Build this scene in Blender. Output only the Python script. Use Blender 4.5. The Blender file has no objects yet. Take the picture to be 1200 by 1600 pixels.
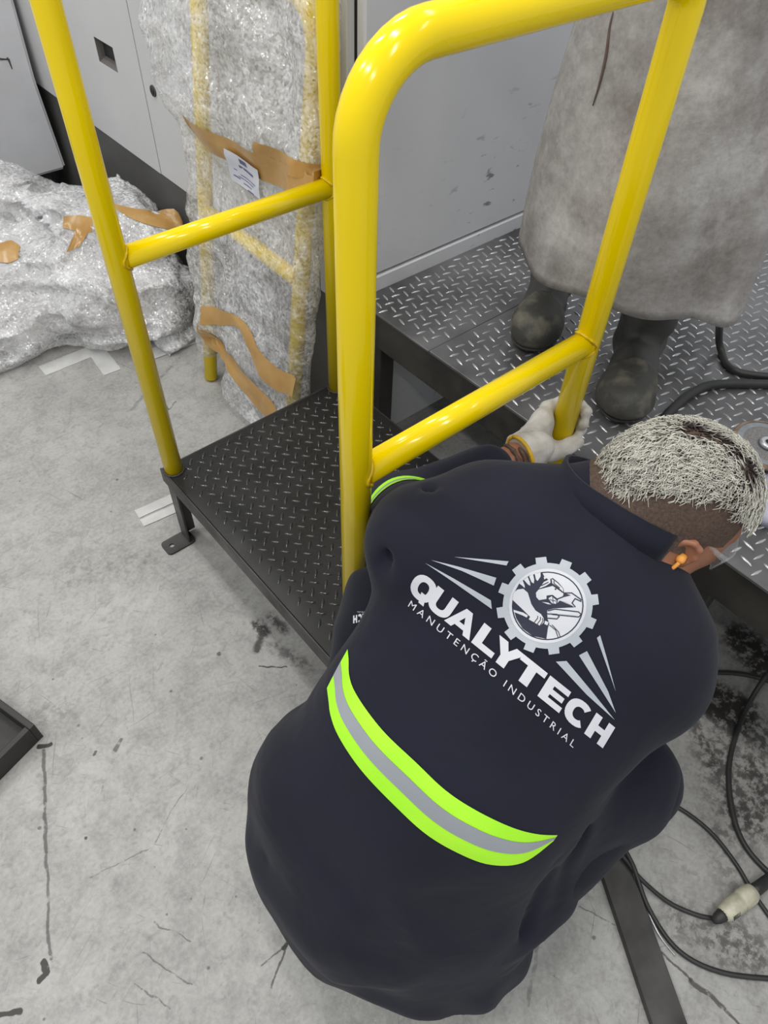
import bpy, bmesh, math, random
import numpy as np
from mathutils import Vector, Matrix
from mathutils.bvhtree import BVHTree
S = bpy.context.scene
COL = S.collection
random.seed(7)
# ------------------------------------------------------------------ camera
R = np.array([[0.76211404, -0.64675048, 0.0299333], [-0.47440312, -0.58929182, -0.65397006], [0.44059489, 0.48419931, -0.75592801]])
FOC = 1124.74
CAM = np.array([0.0, 0.0, 1.56])
cd = bpy.data.cameras.new('camera'); cam = bpy.data.objects.new('camera', cd); COL.objects.link(cam)
cd.sensor_fit = 'VERTICAL'; cd.sensor_height = 36.0; cd.lens = FOC / 1600 * 36; cd.clip_start = 0.02
cam.matrix_world = Matrix(((R[0][0], -R[1][0], -R[2][0], 0), (R[0][1], -R[1][1], -R[2][1], 0), (R[0][2], -R[1][2], -R[2][2], CAM[2]), (0, 0, 0, 1)))
S.camera = cam
# ------------------------------------------------------------------ light
W = bpy.data.worlds.new('world'); S.world = W; W.use_nodes = True
W.node_tree.nodes['Background'].inputs[0].default_value = (0.93, 0.97, 1.0, 1)
W.node_tree.nodes['Background'].inputs[1].default_value = 0.52
def area(name, loc, target, sx, sy, power, col=(1, 0.98, 0.95)):
    l = bpy.data.lights.new(name, 'AREA'); l.shape = 'RECTANGLE'; l.size = sx; l.size_y = sy; l.energy = power; l.color = col
    o = bpy.data.objects.new(name, l); COL.objects.link(o); o.location = loc
    o.rotation_euler = (Vector(target) - Vector(loc)).to_track_quat('-Z', 'Y').to_euler()
    return o
for lx, ly, lpw in ((-1.7, -1.4, 26), (0.2, -1.5, 22), (2.1, -1.3, 9), (-1.6, 0.9, 34), (0.4, 0.8, 26), (2.3, 0.9, 10), (-1.4, 3.0, 28), (0.2, 2.9, 26), (1.75, 3.3, 24)):
    area('ceiling_lamp', (lx, ly, 4.1), (lx, ly, 0), 0.14, 1.25, lpw)
S.view_settings.view_transform = 'Standard'; S.view_settings.look = 'None'
S.view_settings.exposure = 0.08; S.view_settings.gamma = 1.0; S.view_settings.use_curve_mapping = False

# ------------------------------------------------------------------ helpers
def ray(px, py):
    return R.T @ np.array([(px - 600) / FOC, (py - 800) / FOC, 1.0])
def P(px, py, x=None, y=None, z=None, d=None):
    """world point seen at a pixel of the photograph, on a plane of the room or at a depth"""
    r = ray(px, py)
    t = d if d is not None else (x / r[0] if x is not None else (y / r[1] if y is not None else (z - CAM[2]) / r[2]))
    return CAM + r * t
def V(a): return Vector((float(a[0]), float(a[1]), float(a[2])))

def empty(name, loc, label=None, cat=None, group=None):
    o = bpy.data.objects.new(name, None); COL.objects.link(o); o.location = loc; o.empty_display_size = 0.1
    if label: o['label'] = label
    if cat: o['category'] = cat
    if group: o['group'] = group
    return o
def link(name, me, mats, parent=None, smooth=False, label=None, cat=None, kind=None):
    o = bpy.data.objects.new(name, me); COL.objects.link(o)
    for m in (mats if isinstance(mats, (list, tuple)) else [mats]): me.materials.append(m)
    if smooth: me.polygons.foreach_set('use_smooth', [True] * len(me.polygons))
    if parent is not None:
        o.parent = parent
        if parent.type == 'EMPTY': o.matrix_parent_inverse = Matrix.Translation(-parent.location)
    if label: o['label'] = label
    if cat: o['category'] = cat
    if kind: o['kind'] = kind
    return o
def bm_obj(name, bm, mats, parent=None, smooth=False, **k):
    me = bpy.data.meshes.new(name); bm.normal_update(); bm.to_mesh(me); bm.free()
    return link(name, me, mats, parent, smooth, **k)
def py_obj(name, v, f, mats, parent=None, smooth=False, **k):
    me = bpy.data.meshes.new(name); me.from_pydata([tuple(map(float, q)) for q in v], [], [tuple(map(int, q)) for q in f]); me.update()
    return link(name, me, mats, parent, smooth, **k)
def box(bm, lo, hi, bev=0.0, seg=1, M=None):
    t = bmesh.new()
    c = [(lo[i] + hi[i]) / 2 for i in range(3)]; s = [hi[i] - lo[i] for i in range(3)]
    bmesh.ops.create_cube(t, size=1, matrix=Matrix.Translation(c) @ Matrix.Diagonal((*s, 1)))
    if bev: bmesh.ops.bevel(t, geom=t.edges[:], offset=bev, segments=seg, affect='EDGES', profile=0.5)
    if M is not None: bmesh.ops.transform(t, matrix=M, verts=t.verts)
    me = bpy.data.meshes.new('t'); t.to_mesh(me); t.free(); bm.from_mesh(me); bpy.data.meshes.remove(me)
def box_obj(name, lo, hi, mat, parent=None, bev=0.002, seg=1, M=None, **k):
    bm = bmesh.new(); box(bm, lo, hi, bev, seg, M); return bm_obj(name, bm, mat, parent, False, **k)
def tube_geo(pts, r, seg=16, caps=True):
    pts = [V(p) for p in pts]; n = len(pts); rs = r if isinstance(r, (list, tuple, np.ndarray)) else [r] * n
    vs, fs = [], []; up = None
    for i in range(n):
        t = (pts[min(i + 1, n - 1)] - pts[max(i - 1, 0)]).normalized()
        if up is None:
            up = t.orthogonal().normalized()
        up = (up - t * up.dot(t)).normalized(); sd = t.cross(up)
        for k in range(seg):
            a = 2 * math.pi * k / seg
            vs.append(pts[i] + (up * math.cos(a) + sd * math.sin(a)) * rs[i])
    for i in range(n - 1):
        for k in range(seg):
            a = i * seg + k; b = i * seg + (k + 1) % seg
            fs.append((a, b, b + seg, a + seg))
    if caps:
        fs.append(tuple(range(seg))[::-1]); fs.append(tuple(range((n - 1) * seg, n * seg)))
    return vs, fs
def tube(name, pts, r, mat, parent=None, seg=16, **k):
    v, f = tube_geo(pts, r, seg); return py_obj(name, v, f, mat, parent, True, **k)
def spline(pts, n=8):
    pts = [np.array(p, float) for p in pts]; out = []
    for i in range(len(pts) - 1):
        p0 = pts[max(i - 1, 0)]; p1 = pts[i]; p2 = pts[i + 1]; p3 = pts[min(i + 2, len(pts) - 1)]
        for j in range(n):
            t = j / n
            out.append(0.5 * (2 * p1 + (p2 - p0) * t + (2 * p0 - 5 * p1 + 4 * p2 - p3) * t * t + (3 * p1 - p0 - 3 * p2 + p3) * t ** 3))
    out.append(pts[-1]); return out
def arc(c, u, v, r, a0, a1, n):
    return [V(c) + V(u) * (r * math.cos(a0 + (a1 - a0) * i / n)) + V(v) * (r * math.sin(a0 + (a1 - a0) * i / n)) for i in range(n + 1)]

# ---- materials
def nodes(name):
    m = bpy.data.materials.new(name); m.use_nodes = True; nt = m.node_tree
    b = nt.nodes['Principled BSDF']; return m, nt, b
def N(nt, t, **k):
    n = nt.nodes.new(t)
    for a, v in k.items():
        if a.startswith('i_'):
            key = a[2:]; n.inputs[int(key) if key.isdigit() else key].default_value = v
        else: setattr(n, a, v)
    return n
def L(nt, a, b): nt.links.new(a, b)
def objco(nt): return N(nt, 'ShaderNodeNewGeometry').outputs['Position']
def ramp(nt, fac, stops):
    r = N(nt, 'ShaderNodeValToRGB'); e = r.color_ramp.elements
    while len(e) < len(stops): e.new(0.5)
    for q, (p, c) in zip(e, stops):
        q.position = p; q.color = (c, c, c, 1) if isinstance(c, (int, float)) else (*c, 1)
    L(nt, fac, r.inputs[0]); return r.outputs[0]
def mixc(nt, fac, a, b, blend='MIX'):
    m = N(nt, 'ShaderNodeMix', data_type='RGBA', blend_type=blend)
    for s, v in ((0, fac), (6, a), (7, b)):
        if hasattr(v, 'is_linked') or isinstance(v, bpy.types.NodeSocket): L(nt, v, m.inputs[s])
        elif isinstance(v, (int, float)): m.inputs[s].default_value = v
        else: m.inputs[s].default_value = (*v, 1)
    return m.outputs[2]
def mth(nt, op, a, b=None, clamp=False):
    m = N(nt, 'ShaderNodeMath', operation=op, use_clamp=clamp)
    for i, v in enumerate((a, b)):
        if v is None: continue
        if isinstance(v, (int, float)): m.inputs[i].default_value = v
        else: L(nt, v, m.inputs[i])
    return m.outputs[0]
def noise(nt, co, sc, det=4, rough=0.55, dist=0.0):
    n = N(nt, 'ShaderNodeTexNoise', i_Scale=sc, i_Detail=det, i_Roughness=rough, i_Distortion=dist); L(nt, co, n.inputs['Vector']); return n.outputs[0]
def bump(nt, b, h, st, dist=0.002):
    n = N(nt, 'ShaderNodeBump', i_Strength=st, i_Distance=dist); L(nt, h, n.inputs['Height']); L(nt, n.outputs[0], b.inputs['Normal']); return n
def pm(name, c1, c2=None, sc=8, rough=0.5, r2=None, metal=0.0, bst=0.0, bsc=60, lo=0.35, hi=0.65, coat=0.0, spec=0.5, det=5):
    m, nt, b = nodes(name); co = objco(nt)
    n = noise(nt, co, sc, det)
    f = ramp(nt, n, [(lo, 0.0), (hi, 1.0)])
    L(nt, mixc(nt, f, c1, c2 or tuple(x * 0.85 for x in c1)), b.inputs['Base Color'])
    if r2 is None: r2 = rough
    mr = N(nt, 'ShaderNodeMapRange', i_3=rough, i_4=r2); L(nt, f, mr.inputs[0]); L(nt, mr.outputs[0], b.inputs['Roughness'])
    b.inputs['Metallic'].default_value = metal; b.inputs['Specular IOR Level'].default_value = spec
    b.inputs['Coat Weight'].default_value = coat; b.inputs['Coat Roughness'].default_value = 0.08
    if bst: bump(nt, b, noise(nt, co, bsc, 4), bst)
    return m
M = {}
M['yellow'] = pm('yellow_paint', (0.97, 0.715, 0.0), (0.94, 0.69, 0.0), 3, 0.13, 0.17, bst=0.025, bsc=40, coat=0.0, spec=0.45)
M['yellow_weld'] = pm('yellow_weld', (0.74, 0.51, 0.0), (0.5, 0.33, 0.0), 90, 0.3, bst=0.6, bsc=120)
M['black_paint'] = pm('black_gloss_paint', (0.018, 0.018, 0.018), (0.024, 0.023, 0.022), 12, 0.24, 0.36, bst=0.15, bsc=35, coat=0.0, spec=0.35)
M['black_lug'] = pm('black_lug_paint', (0.022, 0.022, 0.022), (0.032, 0.031, 0.03), 20, 0.12, 0.2, coat=0.5)
M['steel_bare'] = pm('bare_dark_steel', (0.075, 0.072, 0.07), (0.035, 0.033, 0.031), 9, 0.38, 0.55, metal=0.3, bst=0.2, bsc=50)
M['deck'] = pm('worn_deck_steel', (0.27, 0.266, 0.27), (0.07, 0.069, 0.069), 4, 0.28, 0.46, metal=0.55, bst=0.25, bsc=60, lo=0.38, hi=0.7)
M['lug'] = pm('worn_lug_steel', (0.68, 0.68, 0.69), (0.40, 0.40, 0.40), 14, 0.22, 0.4, metal=0.7)
M['beam'] = pm('oily_beam', (0.028, 0.025, 0.022), (0.05, 0.045, 0.038), 10, 0.4, 0.6, bst=0.3, bsc=60)
M['cab_grey'] = pm('cabinet_grey', (0.60, 0.60, 0.595), (0.57, 0.57, 0.565), 3, 0.38, 0.5, bst=0.03, bsc=300)
M['plinth'] = pm('plinth_grey', (0.10, 0.098, 0.092), (0.085, 0.083, 0.079), 3, 0.35, 0.5)
M['dark'] = pm('dark_void', (0.012, 0.012, 0.012), (0.016, 0.016, 0.015), 5, 0.6)
M['seam'] = pm('seam_sealant', (0.04, 0.038, 0.036), (0.06, 0.056, 0.05), 20, 0.7)
M['tape_brown'] = pm('brown_packing_tape', (0.44, 0.24, 0.065), (0.50, 0.30, 0.10), 16, 0.2, 0.3, bst=0.25, bsc=30)
M['paper'] = pm('paper_label', (0.72, 0.74, 0.8), (0.66, 0.68, 0.76), 10, 0.6)
M['ink'] = pm('blue_ink', (0.10, 0.10, 0.22), (0.16, 0.16, 0.28), 60, 0.6)
M['floor_tape'] = pm('white_floor_tape', (0.62, 0.62, 0.60), (0.50, 0.50, 0.49), 14, 0.5, bst=0.2)
M['rubber'] = pm('black_rubber_cable', (0.022, 0.022, 0.022), (0.035, 0.033, 0.032), 14, 0.42, 0.55)
M['connector'] = pm('ivory_plastic', (0.62, 0.6, 0.46), (0.42, 0.40, 0.31), 40, 0.45, bst=0.1)
M['lime'] = pm('lime_fabric', (0.36, 0.86, 0.02), (0.44, 0.90, 0.03), 9, 0.7, bst=0.15, bsc=500)
M['silver'] = pm('silver_reflective', (0.27, 0.29, 0.31), (0.31, 0.33, 0.36), 7, 0.45, bst=0.08, bsc=600, spec=0.6)
M['print_w'] = pm('white_print', (0.66, 0.67, 0.70), (0.60, 0.61, 0.65), 14, 0.5)
M['print_g'] = pm('grey_print', (0.40, 0.43, 0.47), (0.46, 0.49, 0.53), 20, 0.5)
M['print_n'] = pm('navy_print', (0.018, 0.02, 0.04), (0.022, 0.025, 0.05), 14, 0.7)
M['cuff_yellow'] = pm('cuff_binding', (0.62, 0.38, 0.01), (0.5, 0.3, 0.01), 60, 0.6, bst=0.2, bsc=300)
M['glove'] = pm('pale_leather_glove', (0.55, 0.53, 0.49), (0.33, 0.29, 0.25), 26, 0.6, 0.75, bst=0.35, bsc=120, lo=0.42, hi=0.8)
M['glove_dark'] = pm('stained_leather_glove', (0.26, 0.2, 0.17), (0.15, 0.11, 0.1), 26, 0.65, bst=0.35, bsc=120)
M['boot'] = pm('dusty_black_boot', (0.05, 0.049, 0.046), (0.085, 0.081, 0.072), 9, 0.45, 0.6, bst=0.25, bsc=80, lo=0.4, hi=0.75)
M['boot_toe'] = pm('scuffed_toe', (0.05, 0.049, 0.043), (0.17, 0.155, 0.115), 16, 0.6, 0.75, bst=0.4, bsc=130, lo=0.46, hi=0.66)
M['sole'] = pm('rubber_sole', (0.024, 0.024, 0.022), (0.045, 0.043, 0.036), 18, 0.65, bst=0.3)
M['trouser_grey'] = pm('grey_trousers', (0.10, 0.10, 0.11), (0.07, 0.07, 0.08), 8, 0.85, bst=0.2)
M['scalp'] = pm('shaved_fade', (0.060, 0.038, 0.028), (0.12, 0.075, 0.052), 260, 0.7, bst=0.4, bsc=500, lo=0.35, hi=0.7)
M['orange'] = pm('orange_foam', (0.85, 0.38, 0.07), (0.8, 0.33, 0.05), 30, 0.6)
M['abrasive'] = pm('abrasive_grit', (0.13, 0.125, 0.12), (0.24, 0.235, 0.23), 400, 0.6, bst=0.8, bsc=500)
M['rusty'] = pm('rusty_rim', (0.16, 0.10, 0.065), (0.27, 0.21, 0.17), 60, 0.7, bst=0.3)
M['tray_black'] = pm('tray_black', (0.016, 0.015, 0.0145), (0.03, 0.028, 0.026), 14, 0.45, 0.6, bst=0.3)
M['disc_grey'] = pm('disc_grey', (0.30, 0.31, 0.33), (0.24, 0.25, 0.26), 40, 0.45, metal=0.4)
M['flange'] = pm('flange_metal', (0.62, 0.63, 0.65), (0.5, 0.5, 0.52), 40, 0.3, metal=0.6)
M['tool_body'] = pm('lilac_grey_plastic', (0.42, 0.42, 0.52), (0.38, 0.38, 0.48), 12, 0.45)
def skin_mat():
    m, nt, b = nodes('brown_skin'); co = objco(nt)
    f = ramp(nt, noise(nt, co, 22, 5), [(0.3, 0.0), (0.75, 1.0)])
    L(nt, mixc(nt, f, (0.36, 0.155, 0.085), (0.27, 0.11, 0.06)), b.inputs['Base Color'])
    b.inputs['Roughness'].default_value = 0.5; b.inputs['Subsurface Weight'].default_value = 0.08; b.inputs['Subsurface Radius'].default_value = (0.01, 0.004, 0.002)
    bump(nt, b, noise(nt, co, 350, 3), 0.15, 0.001); return m
M['skin'] = skin_mat()
def cloth_mat(name, c1, c2, st=0.5):
    m, nt, b = nodes(name); co = objco(nt)
    f = ramp(nt, noise(nt, co, 5, 4), [(0.3, 0.0), (0.7, 1.0)])
    L(nt, mixc(nt, f, c1, c2), b.inputs['Base Color'])
    b.inputs['Roughness'].default_value = 0.88; b.inputs['Sheen Weight'].default_value = 0.06; b.inputs['Sheen Roughness'].default_value = 0.5
    b.inputs['Specular IOR Level'].default_value = 0.25
    h = mth(nt, 'ADD', mth(nt, 'MULTIPLY', noise(nt, co, 7, 3, 0.5, 0.6), 1.0), mth(nt, 'MULTIPLY', noise(nt, co, 700, 2), 0.03))
    bump(nt, b, h, st, 0.02); return m
M['navy'] = cloth_mat('navy_work_cloth', (0.0115, 0.0125, 0.0245), (0.0085, 0.0095, 0.017), 0.35)
M['navy_t'] = cloth_mat('navy_trouser_cloth', (0.0115, 0.0125, 0.022), (0.0085, 0.0095, 0.016), 0.35)
def hair_mat():
    m, nt, b = nodes('bleached_hair'); a = N(nt, 'ShaderNodeAttribute', attribute_name='tip')
    f = mth(nt, 'ADD', a.outputs['Fac'], mth(nt, 'MULTIPLY', mth(nt, 'SUBTRACT', noise(nt, objco(nt), 60, 3), 0.5), 0.35))
    L(nt, ramp(nt, f, [(0.26, (0.035, 0.02, 0.018)), (0.74, (0.70, 0.685, 0.60))]), b.inputs['Base Color'])
    b.inputs['Roughness'].default_value = 0.5; return m
M['hair'] = hair_mat()
def clear_mat(name, alpha, col=(0.9, 0.92, 0.95)):
    m, nt, b = nodes(name); b.inputs['Base Color'].default_value = (*col, 1); b.inputs['Roughness'].default_value = 0.06
    b.inputs['Alpha'].default_value = alpha; b.inputs['Specular IOR Level'].default_value = 0.8; return m
M['clear'] = clear_mat('clear_plastic', 0.17)
def wrap_mat(name, lo, hi, tint=(0.86, 0.86, 0.87), fsc=9.0):
    m, nt, b = nodes(name); co = objco(nt)
    v = N(nt, 'ShaderNodeTexVoronoi', i_Scale=88.0, i_Randomness=0.6); L(nt, co, v.inputs['Vector'])
    bub = ramp(nt, v.outputs['Distance'], [(0.1, 1.0), (0.6, 0.0)])
    w1 = noise(nt, co, fsc, 3, 0.55, 1.2); n = noise(nt, co, 5, 3, 0.6)
    fold = ramp(nt, mth(nt, 'ABSOLUTE', mth(nt, 'SUBTRACT', w1, 0.5)), [(0.0, 1.0), (0.035, 0.0)])
    bp = N(nt, 'ShaderNodeBump', i_Strength=1.0, i_Distance=0.012); L(nt, mth(nt, 'ADD', w1, mth(nt, 'MULTIPLY', bub, 0.05)), bp.inputs['Height'])
    v2 = N(nt, 'ShaderNodeTexVoronoi', i_Scale=170.0); L(nt, co, v2.inputs['Vector'])
    acc = bp.outputs[0]
    for src, k in ((v.outputs['Color'], 0.55), (v2.outputs['Color'], 0.75)):     # every bubble is a little facet of its own
        s = N(nt, 'ShaderNodeVectorMath', operation='SUBTRACT'); L(nt, src, s.inputs[0]); s.inputs[1].default_value = (0.5, 0.5, 0.5)
        q = N(nt, 'ShaderNodeVectorMath', operation='SCALE'); q.inputs['Scale'].default_value = k; L(nt, s.outputs[0], q.inputs[0])
        a = N(nt, 'ShaderNodeVectorMath', operation='ADD'); L(nt, acc, a.inputs[0]); L(nt, q.outputs[0], a.inputs[1]); acc = a.outputs[0]
    nr = N(nt, 'ShaderNodeVectorMath', operation='NORMALIZE'); L(nt, acc, nr.inputs[0]); L(nt, nr.outputs[0], b.inputs['Normal'])
    b.inputs['Base Color'].default_value = (*tint, 1)
    b.inputs['Roughness'].default_value = 0.13; b.inputs['Specular IOR Level'].default_value = 1.0; b.inputs['IOR'].default_value = 1.6
    al = N(nt, 'ShaderNodeMapRange', i_1=0.35, i_2=0.65, i_3=lo, i_4=hi); L(nt, n, al.inputs[0])
    al2 = mth(nt, 'ADD', al.outputs[0], mth(nt, 'ADD', mth(nt, 'MULTIPLY', fold, 0.22), mth(nt, 'MULTIPLY', bub, 0.10)), True)
    L(nt, al2, b.inputs['Alpha']); return m
M['wrap'] = wrap_mat('bubble_wrap', 0.22, 0.50)
M['wrap_heap'] = wrap_mat('bubble_wrap_heap', 0.35, 0.72, fsc=6.0)
M['wrap_in'] = pm('wrap_layers', (0.66, 0.64, 0.63), (0.40, 0.385, 0.375), 9, 0.3, 0.5, bst=0.5, bsc=20)
def apron_mat():
    m, nt, b = nodes('split_leather'); co = objco(nt)
    n1 = noise(nt, co, 4.2, 7, 0.66, 0.15); n2 = noise(nt, co, 8, 8, 0.72, 0.1); n3 = noise(nt, co, 120, 3)
    c = mixc(nt, ramp(nt, n1, [(0.36, 0.0), (0.62, 1.0)]), (0.15, 0.135, 0.125), (0.47, 0.455, 0.445))
    c = mixc(nt, mth(nt, 'MULTIPLY', ramp(nt, n2, [(0.48, 0.0), (0.68, 1.0)]), 0.75), c, (0.11, 0.085, 0.068))
    n4 = noise(nt, co, 34, 5, 0.75); c = mixc(nt, mth(nt, 'MULTIPLY', ramp(nt, n4, [(0.45, 0.0), (0.7, 1.0)]), 0.5), c, (0.13, 0.115, 0.105)); c = mixc(nt, mth(nt, 'MULTIPLY', n3, 0.35), c, (0.56, 0.54, 0.52))
    L(nt, c, b.inputs['Base Color']); b.inputs['Roughness'].default_value = 0.9; b.inputs['Specular IOR Level'].default_value = 0.15
    bump(nt, b, mth(nt, 'ADD', n2, mth(nt, 'MULTIPLY', n3, 0.15)), 0.35, 0.006); return m
M['apron'] = apron_mat()
def white_panel_mat():
    m, nt, b = nodes('white_panel_paint'); co = objco(nt)
    n = noise(nt, co, 2.2, 4)
    c = mixc(nt, ramp(nt, n, [(0.35, 0.0), (0.7, 1.0)]), (0.70, 0.70, 0.72), (0.63, 0.63, 0.645))
    mp = N(nt, 'ShaderNodeMapping'); mp.inputs['Scale'].default_value = (16, 16, 50); L(nt, co, mp.inputs[0])
    s = ramp(nt, noise(nt, mp.outputs[0], 1.0, 3), [(0.64, 0.0), (0.70, 1.0)])
    sx = N(nt, 'ShaderNodeSeparateXYZ'); L(nt, co, sx.inputs[0])
    zone = mth(nt, 'MULTIPLY', ramp(nt, sx.outputs[2], [(0.72, 1.0), (0.98, 0.0)]), mth(nt, 'MULTIPLY', s, ramp(nt, mth(nt, 'MULTIPLY', sx.outputs[0], 0.5), [(0.64, 0.12), (0.74, 1.0)])))
    c = mixc(nt, mth(nt, 'MULTIPLY', zone, 0.75), c, (0.10, 0.095, 0.09))
    L(nt, c, b.inputs['Base Color']); b.inputs['Roughness'].default_value = 0.26
    return m
M['panel'] = white_panel_mat()

def floor_mat():
    m, nt, b = nodes('worn_concrete'); co = objco(nt)
    big = noise(nt, co, 2.4, 6, 0.6, 0.3); mid = noise(nt, co, 14, 6, 0.68, 0.4); fine = noise(nt, co, 110, 4, 0.6)
    c = mixc(nt, ramp(nt, big, [(0.3, 0.0), (0.7, 1.0)]), (0.29, 0.285, 0.27), (0.45, 0.445, 0.425))
    c = mixc(nt, mth(nt, 'MULTIPLY', ramp(nt, mid, [(0.44, 0.0), (0.66, 1.0)]), 0.6), c, (0.22, 0.215, 0.205))
    c = mixc(nt, mth(nt, 'MULTIPLY', ramp(nt, noise(nt, co, 38, 6, 0.72, 0.6), [(0.52, 0.0), (0.66, 1.0)]), 0.5), c, (0.20, 0.195, 0.185))
    c = mixc(nt, mth(nt, 'MULTIPLY', ramp(nt, fine, [(0.4, 0.0), (0.8, 1.0)]), 0.35), c, (0.60, 0.595, 0.57))
    # scratches: short dashes from strongly stretched noise, in several directions
    wob0 = N(nt, 'ShaderNodeTexNoise', i_Scale=3.0, i_Detail=2.0); L(nt, co, wob0.inputs['Vector'])
    for k, (ang, sx_, sy_, th, st) in enumerate(((0.5, 5, 210, .70, .5), (1.9, 4, 170, .70, .5), (2.7, 7, 240, .71, .45), (1.15, 3.5, 190, .71, .55), (0.05, 6, 200, .71, .45), (2.2, 14, 260, .70, .5), (0.9, 15, 240, .70, .5), (2.95, 4, 120, .735, .5))):
        ws = N(nt, 'ShaderNodeVectorMath', operation='SCALE'); ws.inputs['Scale'].default_value = 0.04 + 0.02 * (k % 3); L(nt, wob0.outputs['Color'], ws.inputs[0])
        wa = N(nt, 'ShaderNodeVectorMath', operation='ADD'); L(nt, co, wa.inputs[0]); L(nt, ws.outputs[0], wa.inputs[1])
        mp = N(nt, 'ShaderNodeMapping'); mp.vector_type = 'TEXTURE'; mp.inputs['Rotation'].default_value = (0, 0, ang); mp.inputs['Scale'].default_value = (1 / sx_, 1 / sy_, 1); mp.inputs['Location'].default_value = (k * 3.1, k * 1.7, 0); L(nt, wa.outputs[0], mp.inputs[0])
        n = noise(nt, mp.outputs[0], 1.0, 1.5, 0.5)
        line = ramp(nt, n, [(th, 0.0), (th + 0.05, 1.0)])
        c = mixc(nt, mth(nt, 'MULTIPLY', mth(nt, 'MULTIPLY', line, ramp(nt, noise(nt, co, 2.5 + k, 3), [(0.40, 0.15), (0.60, 1.0)])), st), c, (0.11, 0.105, 0.10))
    spot = noise(nt, co, 48, 5, 0.7)
    vo = N(nt, 'ShaderNodeTexVoronoi', i_Scale=26.0); L(nt, co, vo.inputs['Vector'])
    spk = ramp(nt, mth(nt, 'ADD', vo.outputs['Distance'], mth(nt, 'MULTIPLY', noise(nt, co, 9, 3), 0.75)), [(0.35, 1.0), (0.40, 0.0)])
    c = mixc(nt, mth(nt, 'MULTIPLY', spk, 0.7), c, (0.07, 0.065, 0.06))
    wob = N(nt, 'ShaderNodeTexNoise', i_Scale=24.0, i_Detail=4.0); L(nt, co, wob.inputs['Vector'])
    w1 = N(nt, 'ShaderNodeVectorMath', operation='SUBTRACT'); L(nt, wob.outputs['Color'], w1.inputs[0]); w1.inputs[1].default_value = (0.5, 0.5, 0.5)
    w2 = N(nt, 'ShaderNodeVectorMath', operation='SCALE'); w2.inputs['Scale'].default_value = 0.02; L(nt, w1.outputs[0], w2.inputs[0])
    pc = N(nt, 'ShaderNodeVectorMath', operation='ADD'); L(nt, co, pc.inputs[0]); L(nt, w2.outputs[0], pc.inputs[1])
    def seg(a, bb, r, soft, strength, colr):
        nonlocal c
        a = np.array([a[0], a[1], 0]); bb = np.array([bb[0], bb[1], 0]); ba = bb - a; L2 = max(float(ba @ ba), 1e-8)
        pa = N(nt, 'ShaderNodeVectorMath', operation='SUBTRACT'); L(nt, pc.outputs[0], pa.inputs[0]); pa.inputs[1].default_value = tuple(a)
        r = r * .72; soft = soft * (.72 if soft < .012 else 1); fl = N(nt, 'ShaderNodeVectorMath', operation='MULTIPLY'); L(nt, pa.outputs[0], fl.inputs[0]); fl.inputs[1].default_value = (1, 1, 0)
        dt = N(nt, 'ShaderNodeVectorMath', operation='DOT_PRODUCT'); L(nt, fl.outputs[0], dt.inputs[0]); dt.inputs[1].default_value = tuple(ba / L2)
        h = mth(nt, 'ADD', dt.outputs['Value'], 0.0, True)
        sc = N(nt, 'ShaderNodeVectorMath', operation='SCALE'); sc.inputs[0].default_value = tuple(ba); L(nt, h, sc.inputs['Scale'])
        df = N(nt, 'ShaderNodeVectorMath', operation='DISTANCE'); L(nt, fl.outputs[0], df.inputs[0]); L(nt, sc.outputs[0], df.inputs[1])
        mr = N(nt, 'ShaderNodeMapRange', interpolation_type='SMOOTHSTEP', i_1=r + soft, i_2=r, i_3=0.0, i_4=strength); L(nt, df.outputs['Value'], mr.inputs[0])
        f = mth(nt, 'MULTIPLY', mr.outputs[0], ramp(nt, mth(nt, 'ADD', spot, mth(nt, 'MULTIPLY', mr.outputs[0], 0.10 if soft > 0.012 else 0.22)), [(0.50, 0.12), (0.62, 1.0)]), True)
        c = mixc(nt, f, c, colr)
    dk = (0.045, 0.04, 0.037)
    for a, q, r, s, st in STAINS: seg(P(*a, z=0), P(*q, z=0), r, s, st, dk)
    L(nt, c, b.inputs['Base Color'])
    L(nt, ramp(nt, mid, [(0.3, 0.42), (0.7, 0.6)]), b.inputs['Roughness']); b.inputs['Specular IOR Level'].default_value = 0.4
    bump(nt, b, mth(nt, 'ADD', fine, mid), 0.25, 0.003); return m
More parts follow.
